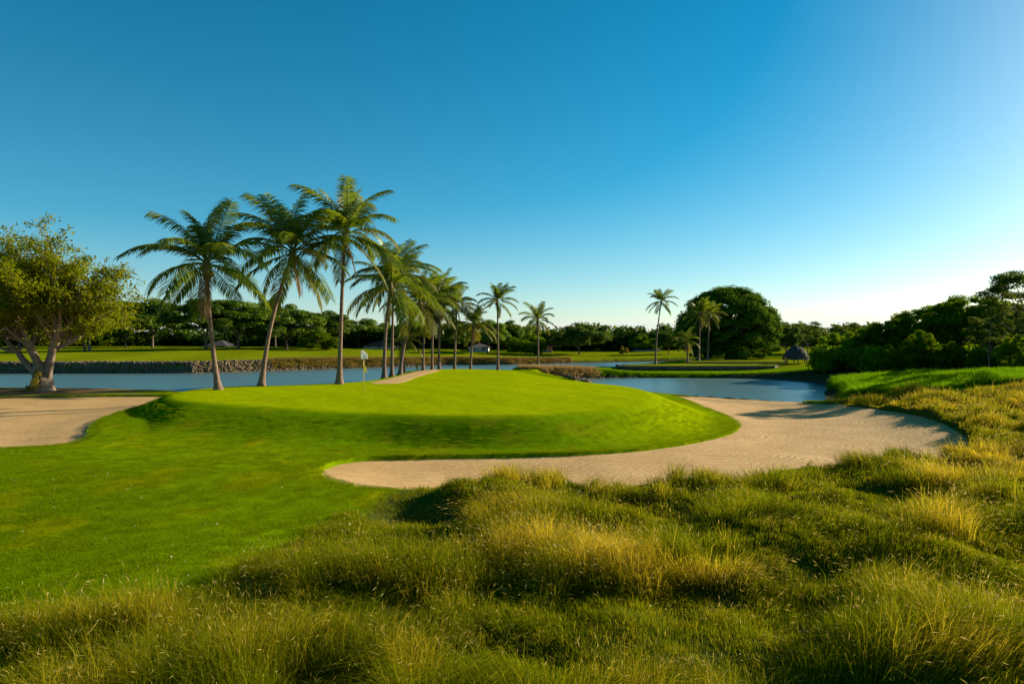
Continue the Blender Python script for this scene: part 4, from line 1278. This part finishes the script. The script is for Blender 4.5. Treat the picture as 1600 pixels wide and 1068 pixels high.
# ------------------------------------------------------------------ low walls, timber edge
def wall_run(name, pts, z0, z1, thick, material, label, seed, step=.45):
    """low dry-stone wall following a polyline, uneven courses"""
    rr = random.Random(seed); mb = MB()
    pts = [Vector((p[0], p[1], 0)) for p in pts]
    for a, b in zip(pts[:-1], pts[1:]):
        L = (b - a).length; dv = (b - a) / L; nv = Vector((-dv.y, dv.x, 0)); s = 0.0
        while s < L - .05:
            e = min(L, s + step * rr.uniform(.7, 1.4)); zz = z0
            while zz < z1 - .03:
                ze = min(z1, zz + .2 * rr.uniform(.8, 1.3)); o1 = rr.uniform(-.03, .03)
                g = .012
                p0, p1 = a + dv * (s + g), a + dv * (e - g)
                q = []
                for zc in (zz + g, ze - g):
                    for p in (p0, p1):
                        for k in (-thick / 2 - o1, thick / 2):
                            q.append(tuple(p + nv * k + Vector((0, 0, zc))))
                n = len(mb.v); mb.v += q
                for f_ in ((0, 1, 3, 2), (4, 6, 7, 5), (0, 4, 5, 1), (2, 3, 7, 6), (0, 2, 6, 4), (1, 5, 7, 3)):
                    mb.f.append(tuple(n + i for i in f_)); mb.mi.append(0)
                zz = ze
            s = e
    o_ = add(name, mb.mesh(name, material)); tag(o_, label, 'wall')
    return o_
wall_run('stone_wall', [(13.2, 86), (13.2, 82), (22, 81.8), (31.4, 82), (32.8, 84)], .15, 1.10, .35, M_STONE, 'long low dark stone wall along the far bank of the pond', 1)
wall_run('stone_wall', [(22.8, 90), (30, 89.9), (36.4, 90.1), (37, 93)], .8, 1.28, .3, M_STONE, 'second low dark wall behind, near the domed tree', 2)

def timber():
    root = empty('timber_edging', (15.9, 47.9, 0))
    pts = [(11.7, 51.75), (13.6, 50.0), (15.75, 48.0), (17.8, 45.6), (19.75, 43.1)]
    rr = random.Random(3)
    for a, b in zip(pts[:-1], pts[1:]):
        a = Vector((*a, 0)); b = Vector((*b, 0)); dv = (b - a).normalized(); nv = Vector((-dv.y, dv.x, 0)); L = (b - a).length
        mb = MB(); m = 10
        for i in range(m + 1):
            p = a + dv * (L * i / m) + nv * .03 * math.sin(i * 1.9 + a.x)
            zt = .17 + .035 * math.sin(i * 1.3 + b.x)
            for k, z in ((-.05, -.4), (-.05, zt), (.05, zt), (.05, -.4)):
                mb.v.append(tuple(p + nv * k + Vector((-15.9, -47.9, z))))
        for i in range(m):
            for j in range(4):
                mb.f.append((i * 4 + j, i * 4 + (j + 1) % 4, i * 4 + 4 + (j + 1) % 4, i * 4 + 4 + j)); mb.mi.append(0)
        add('board', mb.mesh('board', M_TIMBER), root)
    tag(root, 'dark wet timber edging between the bunker sand and the pond', 'edging')
timber()

# ------------------------------------------------------------------ houses among the trees
def house(px, d, wpx, ztop_px, wallm, roofm, label, hip=True, porch=False, zroof_px=None):
    x = (px - 800) / F * d; zg = h1(x, d)
    w_ = wpx / F * d; hw = HC - (ztop_px - HZ) / F * d - zg
    hr = HC - ((zroof_px or ztop_px - 10) - HZ) / F * d - zg
    root = empty('house', (x, d, zg)); dp = 7.0
    add('wall', MB().box(-w_ / 2, w_ / 2, 0, dp, -.3, hw).mesh('wall', wallm), root)
    e = .5; mb = MB()
    A = [(-w_ / 2 - e, -e, hw + .003), (w_ / 2 + e, -e, hw + .003), (w_ / 2 + e, dp + e, hw + .003), (-w_ / 2 - e, dp + e, hw + .003)]
    r1, r2 = (-w_ / 2 + (dp / 2 if hip else -e), dp / 2, hr), (w_ / 2 - (dp / 2 if hip else -e), dp / 2, hr)
    if r1[0] > r2[0]: r1 = r2 = (0, dp / 2, hr)
    mb.poly([A[0], A[1], r2, r1]); mb.poly([A[2], A[3], r1, r2]); mb.poly([A[1], A[2], r2]); mb.poly([A[3], A[0], r1]); mb.poly(A[::-1])
    add('roof', mb.mesh('roof', roofm), root)
    nwin = max(2, int(w_ / 2.2))
    for i in range(nwin):
        cx = -w_ / 2 + w_ * (i + .5) / nwin
        nm = 'door' if i == nwin // 2 else 'window'
        z0 = .05 if nm == 'door' else hw * .3
        fo = add(nm, MB().box(cx - .55, cx + .55, -.06, -.003, z0, hw * .82).mesh(nm, M_WHITEWALL), root)
        add('pane', MB().box(cx - .46, cx + .46, -.08, -.063, z0 + .08, hw * .78).mesh('pane', M_GLASS), fo)
    if porch:
        for i in range(nwin + 1):
            cx = -w_ / 2 + w_ * i / nwin
            add('column', MB().tube([(cx, -1.2, -.1), (cx, -1.2, hw)], .13, 8).mesh('column', M_WHITEWALL, True), root)
        add('porch_roof', MB().box(-w_ / 2 - .3, w_ / 2 + .3, -1.6, -.51, hw + .01, hw + .15).mesh('porch_roof', roofm), root)
    tag(root, label, 'house')
house(336, 165, 36, 541, M_WHITEWALL, M_ROOFG, 'white columned house glimpsed behind the first leaning palm', porch=True)
house(592, 164, 48, 541, M_WHITEWALL, M_ROOF, 'white house with red tiled roof behind the golf flag', zroof_px=531)
house(748, 160, 30, 543, M_WHITEWALL, M_ROOFG, 'low white house behind the low palm at the back of the green', zroof_px=536)
house(842, 162, 40, 541, M_PINKWALL, M_ROOF, 'terracotta coloured house behind the palm on the stony point', zroof_px=533)
house(1012, 168, 40, 547, M_WHITEWALL, M_ROOFG, 'pale low house behind the slender tall palm', zroof_px=539)

# thatched hut
def hut():
    d = 88.0; x = (1244 - 800) / F * d; zg = h1(x, d)
    root = empty('thatched_hut', (x, d, zg))
    mb = MB(); k = 22
    rings = [(1.75, .55), (1.55, .95), (1.6, .93), (1.32, 1.4), (1.36, 1.38), (.98, 1.85), (1.0, 1.83), (.5, 2.2), (.06, 2.38)]
    rr = random.Random(4); n0 = 0
    for q, z in rings:
        for j in range(k):
            a = 6.2832 * j / k; f = q * rr.uniform(.97, 1.03)
            mb.v.append((f * math.cos(a), f * math.sin(a), z + rr.uniform(-.04, .04)))
    for i in range(len(rings) - 1):
        for j in range(k):
            mb.f.append((i * k + j, i * k + (j + 1) % k, (i + 1) * k + (j + 1) % k, (i + 1) * k + j)); mb.mi.append(0)
    mb.f.append(tuple((len(rings) - 1) * k + j for j in range(k))); mb.mi.append(0)
    add('roof', mb.mesh('roof', M_THATCH), root)
    for j in range(6):
        a = 6.2832 * j / 6 + .3
        add('post', MB().tube([(1.35 * math.cos(a), 1.35 * math.sin(a), -.2), (1.35 * math.cos(a), 1.35 * math.sin(a), 1.2)], .06, 7).mesh('post', M_BARKD, True), root)
    tag(root, 'small round hut with dark thatched roof beyond the pond', 'hut')
hut()
